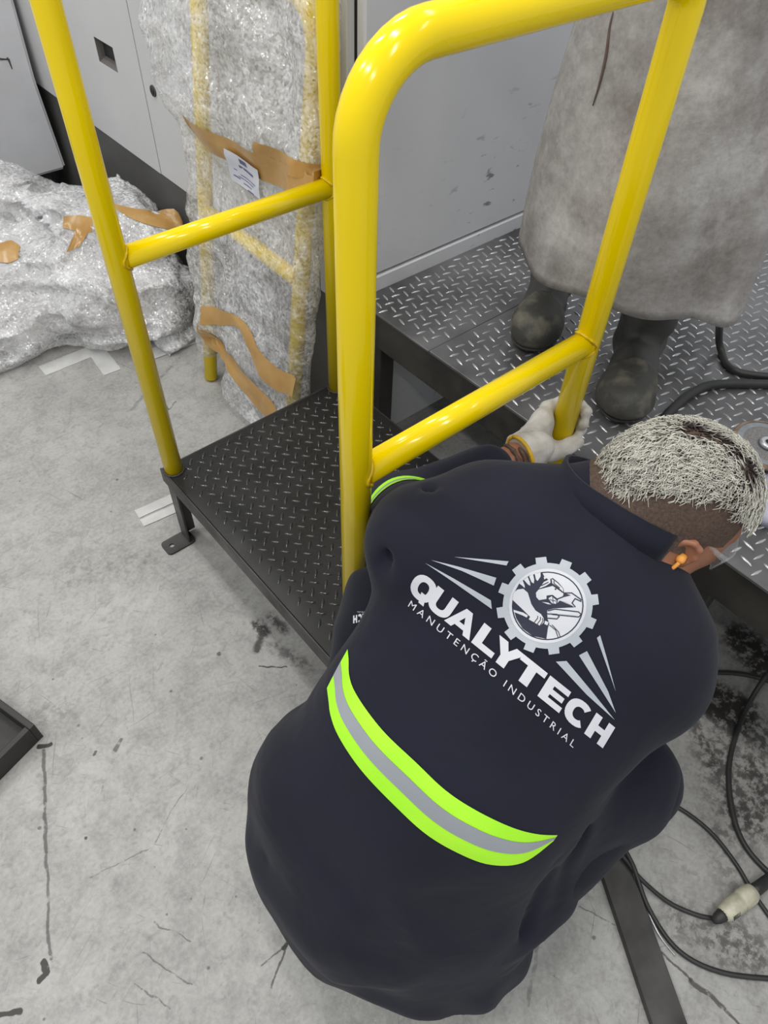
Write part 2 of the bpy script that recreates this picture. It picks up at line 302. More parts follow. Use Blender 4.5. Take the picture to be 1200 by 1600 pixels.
STAINS = [((68, 1172), (72, 1330), 0.003, 0.004, 0.75), ((72, 1330), (78, 1500), 0.002, 0.004, 0.7), ((60, 1167), (80, 1163), 0.006, 0.003, 1.1),
          ((66, 1505), (74, 1520), 0.007, 0.003, 1.1), ((73, 1520), (62, 1532), 0.006, 0.003, 1.1), ((0, 1588), (28, 1582), 0.005, 0.004, 1.0),
          ((404, 975), (415, 990), 0.010, 0.02, 1.0), ((412, 990), (402, 1015), 0.004, 0.012, .9), ((425, 965), (445, 985), 0.004, 0.02, 0.9), ((430, 1010), (480, 1040), 0.004, 0.03, 0.6), ((405, 1042), (448, 1045), 0.0015, 0.002, 0.9),
          ((343, 1022), (343, 1022), 0.006, 0.004, 0.8), ((447, 1478), (425, 1545), 0.0015, 0.002, 0.8), ((447, 1476), (410, 1510), 0.001, 0.002, 0.7), ((450, 1470), (442, 1482), 0.004, 0.003, 1.0),
          ((1110, 1090), (1150, 1110), 0.04, 0.05, 1.2), ((1120, 1180), (1160, 1280), 0.01, 0.10, 0.8), ((1180, 1200), (1190, 1240), 0.01, 0.06, 0.9), ((1060, 1440), (1180, 1490), 0.005, 0.07, 0.6), ((1160, 1000), (1195, 1040), 0.03, 0.06, 1.1), ((1130, 1120), (1190, 1150), 0.02, 0.08, 0.8), ((1100, 1000), (1120, 1010), 0.006, 0.01, 1.0),
          ((1080, 1120), (1115, 1200), 0.006, 0.02, 0.7), ((1160, 1270), (1195, 1280), 0.02, 0.04, 0.7), ((1120, 1300), (1150, 1400), 0.01, 0.05, 0.45), ((1150, 1470), (1165, 1480), 0.03, 0.06, 0.5),
          ((1035, 1488), (1080, 1532), 0.0015, 0.003, 0.8), ((1080, 1532), (1130, 1575), 0.005, 0.004, 0.8), ((1130, 1575), (1155, 1600), 0.002, 0.004, 0.8), ((905, 1415), (960, 1445), 0.001, 0.002, 0.6), ((845, 1440), (825, 1570), 0.003, 0.004, 0.4),
          ((100, 1110), (20, 1130), 0.01, 0.05, 0.35), ((130, 890), (220, 880), 0.02, 0.08, 0.3), ((240, 600), (262, 640), 0.0015, 0.002, 0.8), ((262, 640), (275, 628), 0.0015, 0.002, 0.8), ((450, 640), (420, 600), 0.02, 0.05, 0.5),
          ((205, 640), (280, 560), 0.004, 0.008, 0.35), ((235, 1325), (140, 1370), 0.001, 0.002, 0.5), ((240, 1440), (300, 1470), 0.001, 0.002, 0.6), ((210, 1540), (265, 1575), 0.001, 0.002, 0.6), ((225, 1490), (300, 1540), 0.001, 0.002, 0.6), ((290, 1230), (235, 1330), 0.0008, 0.002, 0.5),
          ((180, 1170), (190, 1155), 0.004, 0.004, 0.7), ((150, 1175), (148, 1180), 0.004, 0.003, 0.8), ((133, 1307), (133, 1307), 0.003, 0.003, 0.9)]

# ---- signed distance surfaces (bodies, cloth, wrapping)
class SDF:
    def __init__(s, lo, hi, h):
        s.lo = np.array(lo, float); s.h = h
        n = np.ceil((np.array(hi) - s.lo) / h).astype(int) + 1
        ax = [(s.lo[i] + h * np.arange(n[i])).astype(np.float32) for i in range(3)]
        s.X = ax[0][:, None, None]; s.Y = ax[1][None, :, None]; s.Z = ax[2][None, None, :]
        s.F = np.full(n, 9.0, np.float32)
    def rc(s, a, b, ra, rb):
        a = np.asarray(a, float); b = np.asarray(b, float); ba = b - a; bb = max(float(ba @ ba), 1e-9)
        x = s.X - np.float32(a[0]); y = s.Y - np.float32(a[1]); z = s.Z - np.float32(a[2])
        h = np.clip((x * np.float32(ba[0] / bb) + y * np.float32(ba[1] / bb) + z * np.float32(ba[2] / bb)), 0, 1)
        return np.sqrt((x - h * np.float32(ba[0])) ** 2 + (y - h * np.float32(ba[1])) ** 2 + (z - h * np.float32(ba[2])) ** 2) - np.float32(ra) - h * np.float32(rb - ra)
    def ell(s, c, ax, r):
        c = np.asarray(c, float); x = s.X - np.float32(c[0]); y = s.Y - np.float32(c[1]); z = s.Z - np.float32(c[2])
        k0 = 0; k1 = 0
        for i in range(3):
            q = x * np.float32(ax[i][0]) + y * np.float32(ax[i][1]) + z * np.float32(ax[i][2])
            k0 = k0 + (q / r[i]) ** 2; k1 = k1 + (q / r[i] ** 2) ** 2
        k0 = np.sqrt(k0); k1 = np.sqrt(k1); return (k0 * (k0 - 1) / np.maximum(k1, 1e-6)).astype(np.float32)
    def rbox(s, c, ax, half, rad):
        c = np.asarray(c, float); x = s.X - np.float32(c[0]); y = s.Y - np.float32(c[1]); z = s.Z - np.float32(c[2])
        o = 0; mx = None
        for i in range(3):
            q = np.abs(x * np.float32(ax[i][0]) + y * np.float32(ax[i][1]) + z * np.float32(ax[i][2])) - np.float32(half[i] - rad)
            o = o + np.maximum(q, 0) ** 2; mx = q if mx is None else np.maximum(mx, q)
        return (np.sqrt(o) + np.minimum(mx, 0) - rad).astype(np.float32)
    def plane(s, p, n):
        p = np.asarray(p, float); n = np.asarray(n, float); n = n / np.linalg.norm(n)
        return ((s.X - np.float32(p[0])) * np.float32(n[0]) + (s.Y - np.float32(p[1])) * np.float32(n[1]) + (s.Z - np.float32(p[2])) * np.float32(n[2]))
    def add(s, d, k=0.03):
        if k <= 0: s.F[...] = np.minimum(s.F, d); return
        h = np.clip(0.5 + 0.5 * (s.F - d) / k, 0, 1); s.F[...] = s.F * (1 - h) + d * h - k * h * (1 - h)
    def loc(s, pts, r):
        t = SDF.__new__(SDF); t.h = s.h; pts = np.array(pts, float); n = s.F.shape
        a = np.clip(np.floor((pts.min(0) - r - s.lo) / s.h).astype(int), 0, np.array(n) - 2); b = np.clip(np.ceil((pts.max(0) + r - s.lo) / s.h).astype(int) + 1, a + 2, n)
        t.lo = s.lo + a * s.h; t.X = s.X[a[0]:b[0]]; t.Y = s.Y[:, a[1]:b[1]]; t.Z = s.Z[:, :, a[2]:b[2]]; t.F = s.F[a[0]:b[0], a[1]:b[1], a[2]:b[2]]; return t
    def RC(s, a, b, ra, rb, k=0.03):
        t = s.loc([a, b], max(ra, rb) + k + 0.05); t.add(t.rc(a, b, ra, rb), k)
    def ELL(s, c, ax, r, k=0.03):
        t = s.loc([c], max(r) + k + 0.05); t.add(t.ell(c, ax, r), k)
    def cut(s, d, k=0.0):
        if k <= 0: s.F[...] = np.maximum(s.F, -d); return
        h = np.clip(0.5 - 0.5 * (s.F + d) / k, 0, 1); s.F[...] = s.F * (1 - h) + (-d) * h + k * h * (1 - h)
    def noise(s, scale, seed=0, warp=(1, 1, 1)):
        rng = np.random.default_rng(seed); T = rng.random((32, 32, 32)).astype(np.float32)
        def ax(a, w):
            q = a * np.float32(scale * w) + 1000; i = np.floor(q).astype(int); t = q - i; return i % 32, (t * t * (3 - 2 * t)).astype(np.float32)
        (i, u), (j, v), (k, w) = ax(s.X, warp[0]), ax(s.Y, warp[1]), ax(s.Z, warp[2])
        I, J, K = (i + 1) % 32, (j + 1) % 32, (k + 1) % 32
        f = lambda a, b, c: T[a, b, c]
        return ((f(i, j, k) * (1 - u) + f(I, j, k) * u) * (1 - v) + (f(i, J, k) * (1 - u) + f(I, J, k) * u) * v) * (1 - w) + \
               ((f(i, j, K) * (1 - u) + f(I, j, K) * u) * (1 - v) + (f(i, J, K) * (1 - u) + f(I, J, K) * u) * v) * w
    def mesh(s, smooth=1):
        F = s.F; Sg = F < 0; n = F.shape; c = tuple(q - 1 for q in n)
        sl = lambda i, j, k: (slice(i, i + c[0]), slice(j, j + c[1]), slice(k, k + c[2]))
        cnt = np.zeros(c, np.int8)
        for i in (0, 1):
            for j in (0, 1):
                for k in (0, 1): cnt += Sg[sl(i, j, k)]
        cell = np.argwhere((cnt > 0) & (cnt < 8)); idx = np.full(c, -1, np.int64); idx[tuple(cell.T)] = np.arange(len(cell))
        pos = np.zeros((len(cell), 3)); num = np.zeros(len(cell))
        for a in range(3):
            for e in ((0, 0), (0, 1), (1, 0), (1, 1)):
                o = np.zeros(3, int); o[(a + 1) % 3], o[(a + 2) % 3] = e; o2 = o.copy(); o2[a] = 1
                f0 = F[tuple((cell + o).T)]; f1 = F[tuple((cell + o2).T)]; mk = (f0 < 0) != (f1 < 0)
                t = np.where(mk, f0 / np.where(mk, f0 - f1, 1), 0)
                p = cell + o; p = p.astype(float); p[:, a] += t; pos[mk] += p[mk]; num += mk
        pos = pos / num[:, None]
        faces = []
        for a in range(3):
            b, d = (a + 1) % 3, (a + 2) % 3
            A = Sg.take(range(n[a] - 1), a); B = Sg.take(range(1, n[a]), a); e = np.argwhere(A != B)
            e = e[(e[:, b] > 0) & (e[:, d] > 0) & (e[:, b] < n[b] - 1) & (e[:, d] < n[d] - 1)]
            ob = np.zeros(3, int); ob[b] = 1; od = np.zeros(3, int); od[d] = 1
            q = np.stack([idx[tuple((e - ob - od).T)], idx[tuple((e - od).T)], idx[tuple(e.T)], idx[tuple((e - ob).T)]], 1)
            inside = Sg[tuple(e.T)]; q[~inside] = q[~inside][:, ::-1]; faces.append(q)
        f = np.concatenate(faces); v = pos
        for _ in range(smooth):
            acc = np.zeros_like(v); w = np.zeros(len(v))
            for i, j in ((0, 1), (1, 2), (2, 3), (3, 0)):
                np.add.at(acc, f[:, i], v[f[:, j]]); np.add.at(w, f[:, i], 1); np.add.at(acc, f[:, j], v[f[:, i]]); np.add.at(w, f[:, j], 1)
            v = 0.5 * v + 0.5 * acc / w[:, None]
        return v * s.h + s.lo, f
def sdf_obj(name, s, mat, parent=None, smooth=1, **k):
    v, f = s.mesh(smooth); o = py_obj(name, v, f, mat, parent, True, **k); return o, BVHTree.FromPolygons([tuple(q) for q in v], [tuple(map(int, q)) for q in f])
def ax3(f, u):
    """rows: forward, side, up"""
    f = np.asarray(f, float); f = f / np.linalg.norm(f); u = np.asarray(u, float); u = u - f * (u @ f); u = u / np.linalg.norm(u)
    return np.array([f, np.cross(u, f), u])
def camdir(a): return R.T @ np.asarray(a, float)

# ------------------------------------------------------------------ setting
bm = bmesh.new(); box(bm, (-2.2, -1.6, -0.12), (3.6, 4.6, 0.0))
floor = bm_obj('floor', bm, floor_mat()); floor['kind'] = 'structure'
ZT = [0.0]
def floor_strip(pts, w, name='floor_tape'):
    ZT[0] += 0.0004
    bm = bmesh.new(); a, b = V(pts[0]), V(pts[1]); d = (b - a).normalized(); s = Vector((-d.y, d.x, 0)) * w / 2
    n = 10; rows = []
    for i in range(n + 1):
        p = a.lerp(b, i / n); j = random.uniform(-0.002, 0.002)
        rows.append([bm.verts.new((p + s * (1 + j * 20)) + Vector((0, 0, 0.0003 + ZT[0]))), bm.verts.new((p - s * (1 + j * 20)) + Vector((0, 0, 0.0003 + ZT[0])))])
    for i in range(n): bm.faces.new((rows[i][0], rows[i][1], rows[i + 1][1], rows[i + 1][0]))
    g = bmesh.ops.extrude_face_region(bm, geom=bm.faces[:]); bmesh.ops.translate(bm, vec=(0, 0, 0.0006), verts=[q for q in g['geom'] if isinstance(q, bmesh.types.BMVert)])
    bmesh.ops.recalc_face_normals(bm, faces=bm.faces[:])
    return bm_obj(name, bm, M['floor_tape'], floor)
floor_strip((P(66, 580, z=0), P(165, 540, z=0)), 0.062)
floor_strip((P(148, 545, z=0), P(176, 582, z=0)), 0.06)
floor_strip((P(214, 804, z=0), P(290, 770, z=0)), 0.034)
floor_strip((P(222, 818, z=0), P(290, 788, z=0)), 0.03)
floor_strip((P(235, 555, z=0), P(315, 525, z=0)), 0.06)

# ------------------------------------------------------------------ long machine cabinet at the back
CX, MY = 1.02, 1.262
cab = empty('machine_cabinet', (CX, 2.2, 0), 'grey machine cabinet with flush doors above a dark plinth behind the wrapped frame', 'cabinet')
box_obj('plinth', (CX + 0.012, MY + 0.03, 0), (CX + 0.6, 4.4, 0.462), M['plinth'], cab, 0.003)
box_obj('carcass', (CX + 0.022, MY + 0.03, 0.462), (CX + 0.6, 4.4, 2.0), M['dark'], cab, 0.003)
def door_panel(y0, y1, name='door_panel', hole=None):
    g = 0.0025
    bm = bmesh.new()
    if hole is None: box(bm, (CX, y0 + g, 0.466), (CX + 0.021, y1 - g, 2.0), 0.002)
    else:
        ha, hb, za, zb = hole
        for lo, hi in (((y0 + g, 0.466), (ha, 2.0)), ((hb, 0.466), (y1 - g, 2.0)), ((ha, 0.466), (hb, za)), ((ha, zb), (hb, 2.0))):
            box(bm, (CX, lo[0], lo[1]), (CX + 0.021, hi[0], hi[1]), 0.0)
    return bm_obj(name, bm, M['cab_grey'], cab)
d3 = door_panel(1.50, 2.293); dm = door_panel(2.293, 2.786, hole=(2.462, 2.592, 0.722, 0.793)); d1 = door_panel(2.786, 4.4)
door_panel(MY + 0.16, 1.50, 'filler_panel'); door_panel(MY + 0.03, MY + 0.16, 'filler_panel')
bm = bmesh.new()   # recessed pull of the middle door
y0, y1, z0, z1, dp = 2.462, 2.592, 0.722, 0.793, 0.03
vs = [bm.verts.new(q) for q in ((CX + 0.001, y0, z0), (CX + 0.001, y1, z0), (CX + 0.001, y1, z1), (CX + 0.001, y0, z1), (CX + dp, y0 + 0.008, z0 + 0.02), (CX + dp, y1 - 0.008, z0 + 0.02), (CX + dp, y1 - 0.008, z1 - 0.012), (CX + dp, y0 + 0.008, z1 - 0.012))]
for q in ((4, 5, 6, 7), (0, 1, 5, 4), (1, 2, 6, 5), (2, 3, 7, 6), (3, 0, 4, 7)): bm.faces.new([vs[i] for i in q])
bm_obj('recessed_handle', bm, pm('recess_grey', (0.10, 0.095, 0.09), (0.13, 0.12, 0.11), 6, 0.5), dm)
c = V(P(240, 142, x=CX))
bm = bmesh.new(); bmesh.ops.create_cone(bm, cap_ends=True, segments=24, radius1=0.0165, radius2=0.0155, depth=0.006, matrix=Matrix.Translation((CX - 0.001, c.y, c.z)) @ Matrix.Rotation(-math.pi / 2, 4, 'Y'))
lk = bm_obj('lock_rosette', bm, M['seam'], d3)
bm = bmesh.new(); bmesh.ops.create_cone(bm, cap_ends=True, segments=20, radius1=0.010, radius2=0.009, depth=0.004, matrix=Matrix.Translation((CX - 0.005, c.y, c.z)) @ Matrix.Rotation(-math.pi / 2, 4, 'Y'))
bm_obj('lock_barrel', bm, M['dark'], d3)
# white machine housing right of the corner, behind the platform
mh = empty('machine_housing', (2.3, MY, 0), 'white painted machine side panel with black scuffs, standing behind the chequer plate platform', 'machine')
box_obj('side_panel', (CX + 0.02, MY, 0.565), (3.4, MY + 0.028, 2.0), M['panel'], mh, 0.004)
box_obj('bottom_trim', (CX + 0.02, MY - 0.004, 0.0), (3.4, MY + 0.028, 0.560), M['panel'], mh, 0.003)
# pale cabinet at far left
lp = empty('pale_machine_cabinet', (0.3, 3.0, 0), 'pale grey machine panel with a T shaped scuff behind the bubble wrap heap', 'cabinet')
YP = 3.21
a = P(0, 300, y=YP); b_ = P(103, 258, y=YP); c_ = P(57, 128, y=YP); d_ = P(22, 0, y=YP)
zb = float((a[2] + b_[2]) / 2)
prof = [(-1.6, zb), (float(b_[0]), zb), (float(c_[0]), float(c_[2])), (float(d_[0]), float(d_[2])), (float(d_[0]) - 0.02, 1.9), (-1.6, 1.9)]
bm = bmesh.new(); f = bm.faces.new([bm.verts.new((x, YP, z)) for x, z in prof])
g = bmesh.ops.extrude_face_region(bm, geom=[f]); bmesh.ops.translate(bm, vec=(0, 0.5, 0), verts=[q for q in g['geom'] if isinstance(q, bmesh.types.BMVert)])
bmesh.ops.recalc_face_normals(bm, faces=bm.faces[:]); bmesh.ops.bevel(bm, geom=bm.edges[:], offset=0.012, segments=3, affect='EDGES')
face = bm_obj('front_panel', bm, pm('pale_panel', (0.74, 0.75, 0.78), (0.62, 0.62, 0.64), 2.5, 0.35), lp)
box_obj('plinth', (-1.6, YP + 0.03, 0), (float(b_[0]) - 0.06, YP + 0.45, zb + 0.01), M['dark'], lp, 0.003)
for s in (((-1, 92), (14, 93)), ((13, 92), (19, 108)), ((11, 90), (15, 98))):
    tube('scuff_mark', [P(*s[0], y=YP - 0.0004), P(*s[1], y=YP - 0.0004)], [0.004, 0.0015], M['seam'], face, 6)

# ------------------------------------------------------------------ chequer plate relief
def lug_geo(cx, cy, z, ang, ln=0.0125, wd=0.0038, h=0.0021):
    ca, sa = math.cos(ang), math.sin(ang); v = []
    for k, (s, zz) in enumerate(((1.0, 0.0), (0.62, h))):
        for i in range(8):
            a = 2 * math.pi * i / 8; x = ln * s * math.cos(a); y = wd * s * math.sin(a); y *= (1 - 0.35 * abs(math.cos(a)))
            v.append((cx + x * ca - y * sa, cy + x * sa + y * ca, z + zz))
    return v, [(i, (i + 1) % 8, 8 + (i + 1) % 8, 8 + i) for i in range(8)] + [tuple(range(8, 16))]
def lugs(name, x0, x1, y0, y1, z, s, mat, parent, ln=0.0135, wd=0.0042, h=0.003, rot=0.0, drot=0.0):
    vs, fs = [], []; cr, sr = math.cos(rot), math.sin(rot); n = int(2.6 / s)
    for i in range(-n, n):
        for j in range(-n, n):
            for k in (0, 1):
                a, b = (i + 0.5 * k) * s, (j + 0.5 * k) * s; x = x0 + 0.012 + a * cr - b * sr; y = y0 + 0.012 + a * sr + b * cr
                if x < x0 + ln or y < y0 + ln or x > x1 - ln or y > y1 - ln: continue
                v, f = lug_geo(x, y, z, -math.pi / 4 + k * math.pi / 2 + rot + drot, ln, wd, h); o = len(vs); vs += v; fs += [tuple(q + o for q in w) for w in f]
    o = py_obj(name, vs, fs, mat, parent, True); o['kind'] = 'stuff'; return o

# ------------------------------------------------------------------ low step
TZ = 0.26
st = empty('access_step', (0.70, 0.90, 0), 'low black chequer plate access step standing on the concrete between the two yellow handrails', 'step')
X0, X1, Y0, Y1 = 0.415, 0.985, 0.505, 1.292
tp = box_obj('tread_plate', (X0 + 0.006, Y0 + 0.006, TZ - 0.005), (X1 - 0.004, Y1 - 0.006, TZ), M['black_paint'], st, 0.001)
lugs('tread_lugs', X0 + 0.006, X1, Y0, Y1, TZ - 0.0002, 0.0365, M['black_lug'], tp)
def angle_bar(name, p0, p1, inward, w=0.045, t=0.005, mat=None, parent=None):
    """L section along p0-p1: a vertical leg hanging from z and a flat leg inward, just below the plate"""
    bm = bmesh.new(); p0, p1 = V(p0), V(p1); n = V(inward)
    lo = [min(p0[i], p1[i]) for i in range(3)]; hi = [max(p0[i], p1[i]) for i in range(3)]
    def bx(a, b):
        box(bm, [min(a[i], b[i]) for i in range(3)], [max(a[i], b[i]) for i in range(3)], 0.001)
    bx(p0 + Vector((0, 0, -w)), p1 + n * t); bx(p0 + Vector((0, 0, -t - 0.006)) + n * t, p1 + Vector((0, 0, -0.006)) + n * w)
    return bm_obj(name, bm, mat, parent)
angle_bar('edge_angle', (X0, Y0, TZ + 0.001), (X0, Y1, TZ + 0.001), (1, 0, 0), mat=M['steel_bare'], parent=st)
angle_bar('edge_angle', (X1, Y0, TZ - 0.001), (X1, Y1, TZ - 0.001), (-1, 0, 0), mat=M['steel_bare'], parent=st)
angle_bar('edge_angle', (X0 + 0.005, Y1, TZ - 0.001), (X1 - 0.005, Y1, TZ - 0.001), (0, -1, 0), mat=M['steel_bare'], parent=st)
angle_bar('edge_angle', (X0 + 0.005, Y0, TZ - 0.001), (X1 - 0.005, Y0, TZ - 0.001), (0, 1, 0), mat=M['steel_bare'], parent=st)
for lx, ly, sx, sy in ((X0 + 0.006, Y1 - 0.006, 1, -1), (X0 + 0.006, Y0 + 0.006, 1, 1), (X1 - 0.006, Y1 - 0.006, -1, -1), (X1 - 0.006, Y0 + 0.006, -1, 1)):
    bm = bmesh.new()
    box(bm, (min(lx, lx + sx * 0.04), min(ly, ly + sy * 0.005), 0.006), (max(lx, lx + sx * 0.04), max(ly, ly + sy * 0.005), TZ - 0.012), 0.001)
    box(bm, (min(lx, lx + sx * 0.005), min(ly + sy * 0.005, ly + sy * 0.04), 0.006), (max(lx, lx + sx * 0.005), max(ly + sy * 0.005, ly + sy * 0.04), TZ - 0.012), 0.001)
    lg = bm_obj('leg', bm, M['steel_bare'], st)
    # fixing tab with a bolt hole, outwards from the leg
    bm = bmesh.new(); cx = lx - sx * 0.022 if sx > 0 else lx + sx * 0.05; cy = ly + sy * 0.02; hx, hy, rr = 0.042, 0.026, 0.012
    outer = []
    for qx, qy, a0 in ((1, 1, 0), (-1, 1, 90), (-1, -1, 180), (1, -1, 270)):
        for i in range(5):
            a = math.radians(a0 + 22.5 * i); outer.append((cx + qx * (hx - rr) + rr * math.cos(a), cy + qy * (hy - rr) + rr * math.sin(a)))
    hc = (cx - sx * 0.02, cy); inner = [(hc[0] + 0.007 * math.cos(math.radians(18 * i + 9)), hc[1] + 0.007 * math.sin(math.radians(18 * i + 9))) for i in range(20)]
    vo = [[bm.verts.new((x, y, z)) for x, y in outer] for z in (0.0, 0.006)]; vi = [[bm.verts.new((x, y, z)) for x, y in inner] for z in (0.0, 0.006)]
    for i in range(20):
        j = (i + 1) % 20
        bm.faces.new((vo[1][i], vo[1][j], vi[1][j], vi[1][i])); bm.faces.new((vo[0][j], vo[0][i], vi[0][i], vi[0][j])); bm.faces.new((vo[0][i], vo[0][j], vo[1][j], vo[1][i])); bm.faces.new((vi[0][j], vi[0][i], vi[1][i], vi[1][j]))
    bm_obj('fixing_tab', bm, M['steel_bare'], lg)

# ------------------------------------------------------------------ yellow handrails
def handrail(y, label, fy):
    rt = 0.0225; xa, xb = 0.440, 0.952; top = TZ + 1.093; br = 0.085; b2 = 0.042
    hr = empty('handrail', ((xa + xb) / 2, y, TZ), label, 'handrail', 'yellow handrails of the step')
    X, Z = (1, 0, 0), (0, 0, 1)
    pts = [V((xa, y, TZ + 0.001)), V((xa, y, top - br - 0.15))] + arc((xa + br, y, top - br), (-1, 0, 0), Z, br, 0, math.pi / 2, 10) + arc((xb - b2, y, top - b2), Z, X, b2, 0, math.pi / 2, 10) + [V((xb, y, top - b2 - 0.15)), V((xb, y, TZ + 0.001))]
    tube('bent_tube', pts, rt, M['yellow'], hr, 24)
    zc = TZ + 0.567
    tube('crossbar', [(xa + 0.016, y, zc), (xb - 0.016, y, zc)], 0.0215, M['yellow'], hr, 24)
    for xx, sg in ((xa, 1), (xb, -1)):
        # weld bead round the crossbar end, following the post
        ring = []
        for i in range(33):
            a = 2 * math.pi * i / 32; yy = 0.0228 * math.cos(a); zz = 0.0228 * math.sin(a)
            ring.append((xx + sg * math.sqrt(max(rt * rt - yy * yy, 0.00001)) * 0.98 + sg * 0.001, y + yy, zc + zz))
        tube('weld_bead', ring, [0.0028 + 0.0006 * math.sin(i * 2.1) for i in range(33)], M['yellow_weld'], hr, 8)
        ring = [(xx + 0.0245 * math.cos(2 * math.pi * i / 32), y + 0.0245 * math.sin(2 * math.pi * i / 32), TZ + 0.002) for i in range(33)]
        tube('weld_bead', ring, [0.003 + 0.0012 * math.sin(i * 2.7) for i in range(33)], M['beam'], hr, 8, label='dark weld bead at the foot of the post')
    return hr
handrail(1.266, 'far yellow tubular handrail at the step end beside the wrapped frame', 0)
handrail(0.546, 'nearest yellow tubular handrail with a bent corner, gripped by the crouching person', 1)

# ------------------------------------------------------------------ raised platform
PZ = 0.52
pl = empty('platform', (1.9, 0.2, 0), 'raised chequer plate platform of worn grey steel that the standing worker is on', 'platform')
PX0, PX1, PY0, PY1 = 1.017, 2.9, -1.3, 1.258
ys = 0.985
for k, (ya, yb) in enumerate(((ys + 0.001, PY1), (-0.15, ys - 0.001), (PY0, -0.152))):
    pp = box_obj('deck_plate', (PX0, ya, PZ - 0.006), (PX1, yb, PZ + (0.0015 if k == 1 else 0)), M['deck'], pl, 0.001)
    lugs('deck_lugs', PX0 + 0.004, 2.45, ya, yb, PZ + (0.0013 if k == 1 else -0.0002), 0.040, M['lug'], pp, 0.0150, 0.0036, 0.0022, math.radians(25.5), math.radians(6))
def beam(lo, hi): return box_obj('beam', lo, hi, M['beam'], pl, 0.004, 2)
beam((PX0 + 0.004, PY0, PZ - 0.106), (PX0 + 0.064, PY1 - 0.002, PZ - 0.007))
beam((1.9, PY0, PZ - 0.106), (1.96, PY1 - 0.002, PZ - 0.007))
for yy in (1.195, 0.25, -0.9):
    beam((PX0 + 0.066, yy, PZ - 0.10), (1.9, yy + 0.05, PZ - 0.007))
for xx, yy in ((PX0 + 0.01, 1.17), (PX0 + 0.01, 0.17), (1.905, 1.17), (1.905, 0.2), (PX0 + 0.01, -0.9)):
    box_obj('support_leg', (xx, yy, 0.006), (xx + 0.05, yy + 0.05, PZ - 0.106), M['beam'], pl, 0.004, 2)
    box_obj('base_plate', (xx - 0.025, yy - 0.025, 0.0), (xx + 0.075, yy + 0.075, 0.007), M['beam'], pl, 0.001)

# ------------------------------------------------------------------ loose steel on the floor
a = V(P(966, 1382, z=0.0)); b = V(P(1055, 1640, z=0.0)); d = (b - a).normalized()
Mx = Matrix.Translation(a) @ Matrix(((d.x, -d.y, 0, 0), (d.y, d.x, 0, 0), (0, 0, 1, 0), (0, 0, 0, 1)))
bar = empty('steel_channel', a, 'flat dark steel channel lying on the concrete at lower right beside the black cables', 'steel bar')
box_obj('web', (-0.22, -0.031, 0.014), (0.34, 0.031, 0.018), M['steel_bare'], bar, 0.001, 1, Mx)
box_obj('flange', (-0.22, 0.027, 0.0), (0.34, 0.031, 0.0138), M['steel_bare'], bar, 0.0006, 1, Mx)
box_obj('flange', (-0.22, -0.031, 0.0), (0.34, -0.027, 0.0138), M['steel_bare'], bar, 0.0006, 1, Mx)
vs_ = spline([P(992, 1352, z=.004), P(1001, 1390, z=.004), P(1014, 1428, z=.004), P(1032, 1464, z=.004), P(1056, 1494, z=.004)], 6)
tube('steel_strip', vs_, [.0022] * 6 + [.0026] * (len(vs_) - 12) + [.0014] * 6, M['flange'], None, 6, label='thin bright bent metal strip lying along the steel channel', cat='metal strip')
# black steel tray corner at the left edge
q = V(P(54, 1132, z=0.06)); q.z = 0
e1 = (V(P(0, 1092, z=0.06)) - V(P(54, 1132, z=0.06))).normalized(); e2 = Vector((e1.y, -e1.x, 0))
if (V(P(0, 1195, z=0.06)) - V(P(54, 1132, z=0.06))).dot(e2) < 0: e2 = -e2
Mt = Matrix(((e1.x, e2.x, 0, q.x), (e1.y, e2.y, 0, q.y), (0, 0, 1, 0), (0, 0, 0, 1)))
tray = empty('steel_tray', q, 'black steel tray with folded rim cut off by the left edge of the photo', 'tray')
box_obj('base_plate', (0.0, 0.0, 0.0), (0.42, 0.34, 0.004), M['tray_black'], tray, 0.0005, 1, Mt)
for lo, hi in (((0, 0, 0.004), (0.42, 0.014, 0.06)), ((0, 0.326, 0.004), (0.42, 0.34, 0.06)), ((0, 0.014, 0.004), (0.014, 0.326, 0.06)), ((0.406, 0.014, 0.004), (0.42, 0.326, 0.06))):
    box_obj('rim', lo, hi, M['tray_black'], tray, 0.002, 2, Mt)

# ------------------------------------------------------------------ cables
def cable(px, r, label, z=None, name='cable'):
    pts = spline([P(*q[:2], z=(q[2] if len(q) > 2 else r + 0.0005)) for q in px], 8)
    o = tube(name, pts, r, M['rubber'], None, 10); o['label'] = label; o['category'] = 'cable'; return o
cable([(935, 1215), (1000, 1235), (1060, 1262), (1110, 1300), (1150, 1350), (1180, 1400), (1230, 1470)], 0.0045, 'thin black cable coming from under the right knee and passing behind the ivory connector', name='power_cable')
cable([(935, 1300, .028), (975, 1340, .027), (1002, 1374, .022), (1045, 1410), (1090, 1430), (1122, 1436)], 0.0045, 'black cable running into the taped end of the ivory connector', name='power_cable')
cable([(960, 1300, .034), (988, 1350, .030), (1014, 1420, .008), (1060, 1485), (1130, 1520), (1230, 1531)], 0.0048, 'black cable in a wide curve below the ivory connector, starting beside the steel channel', name='power_cable')
cable([(1250, 1000, 0.3), (1205, 1045, 0.1), (1165, 1110, 0.02), (1140, 1190), (1145, 1270), (1170, 1330), (1230, 1390)], 0.0058, 'thicker black cable hanging from the platform edge down to the right of the worker', name='power_cable')
cable([(1060, 1042), (1110, 1050), (1150, 1052), (1190, 1060), (1260, 1085)], 0.006, 'short run of black cable lying on the oily floor right of the shoulder', name='power_cable')
cable([(1128, 470, PZ + 0.25), (1124, 510, PZ + 0.09), (1126, 545, PZ + 0.015), (1150, 580, PZ + 0.011), (1250, 592, PZ + 0.011)], 0.0085, 'black hose hanging from the apron side onto the chequer plate', name='welding_hose')
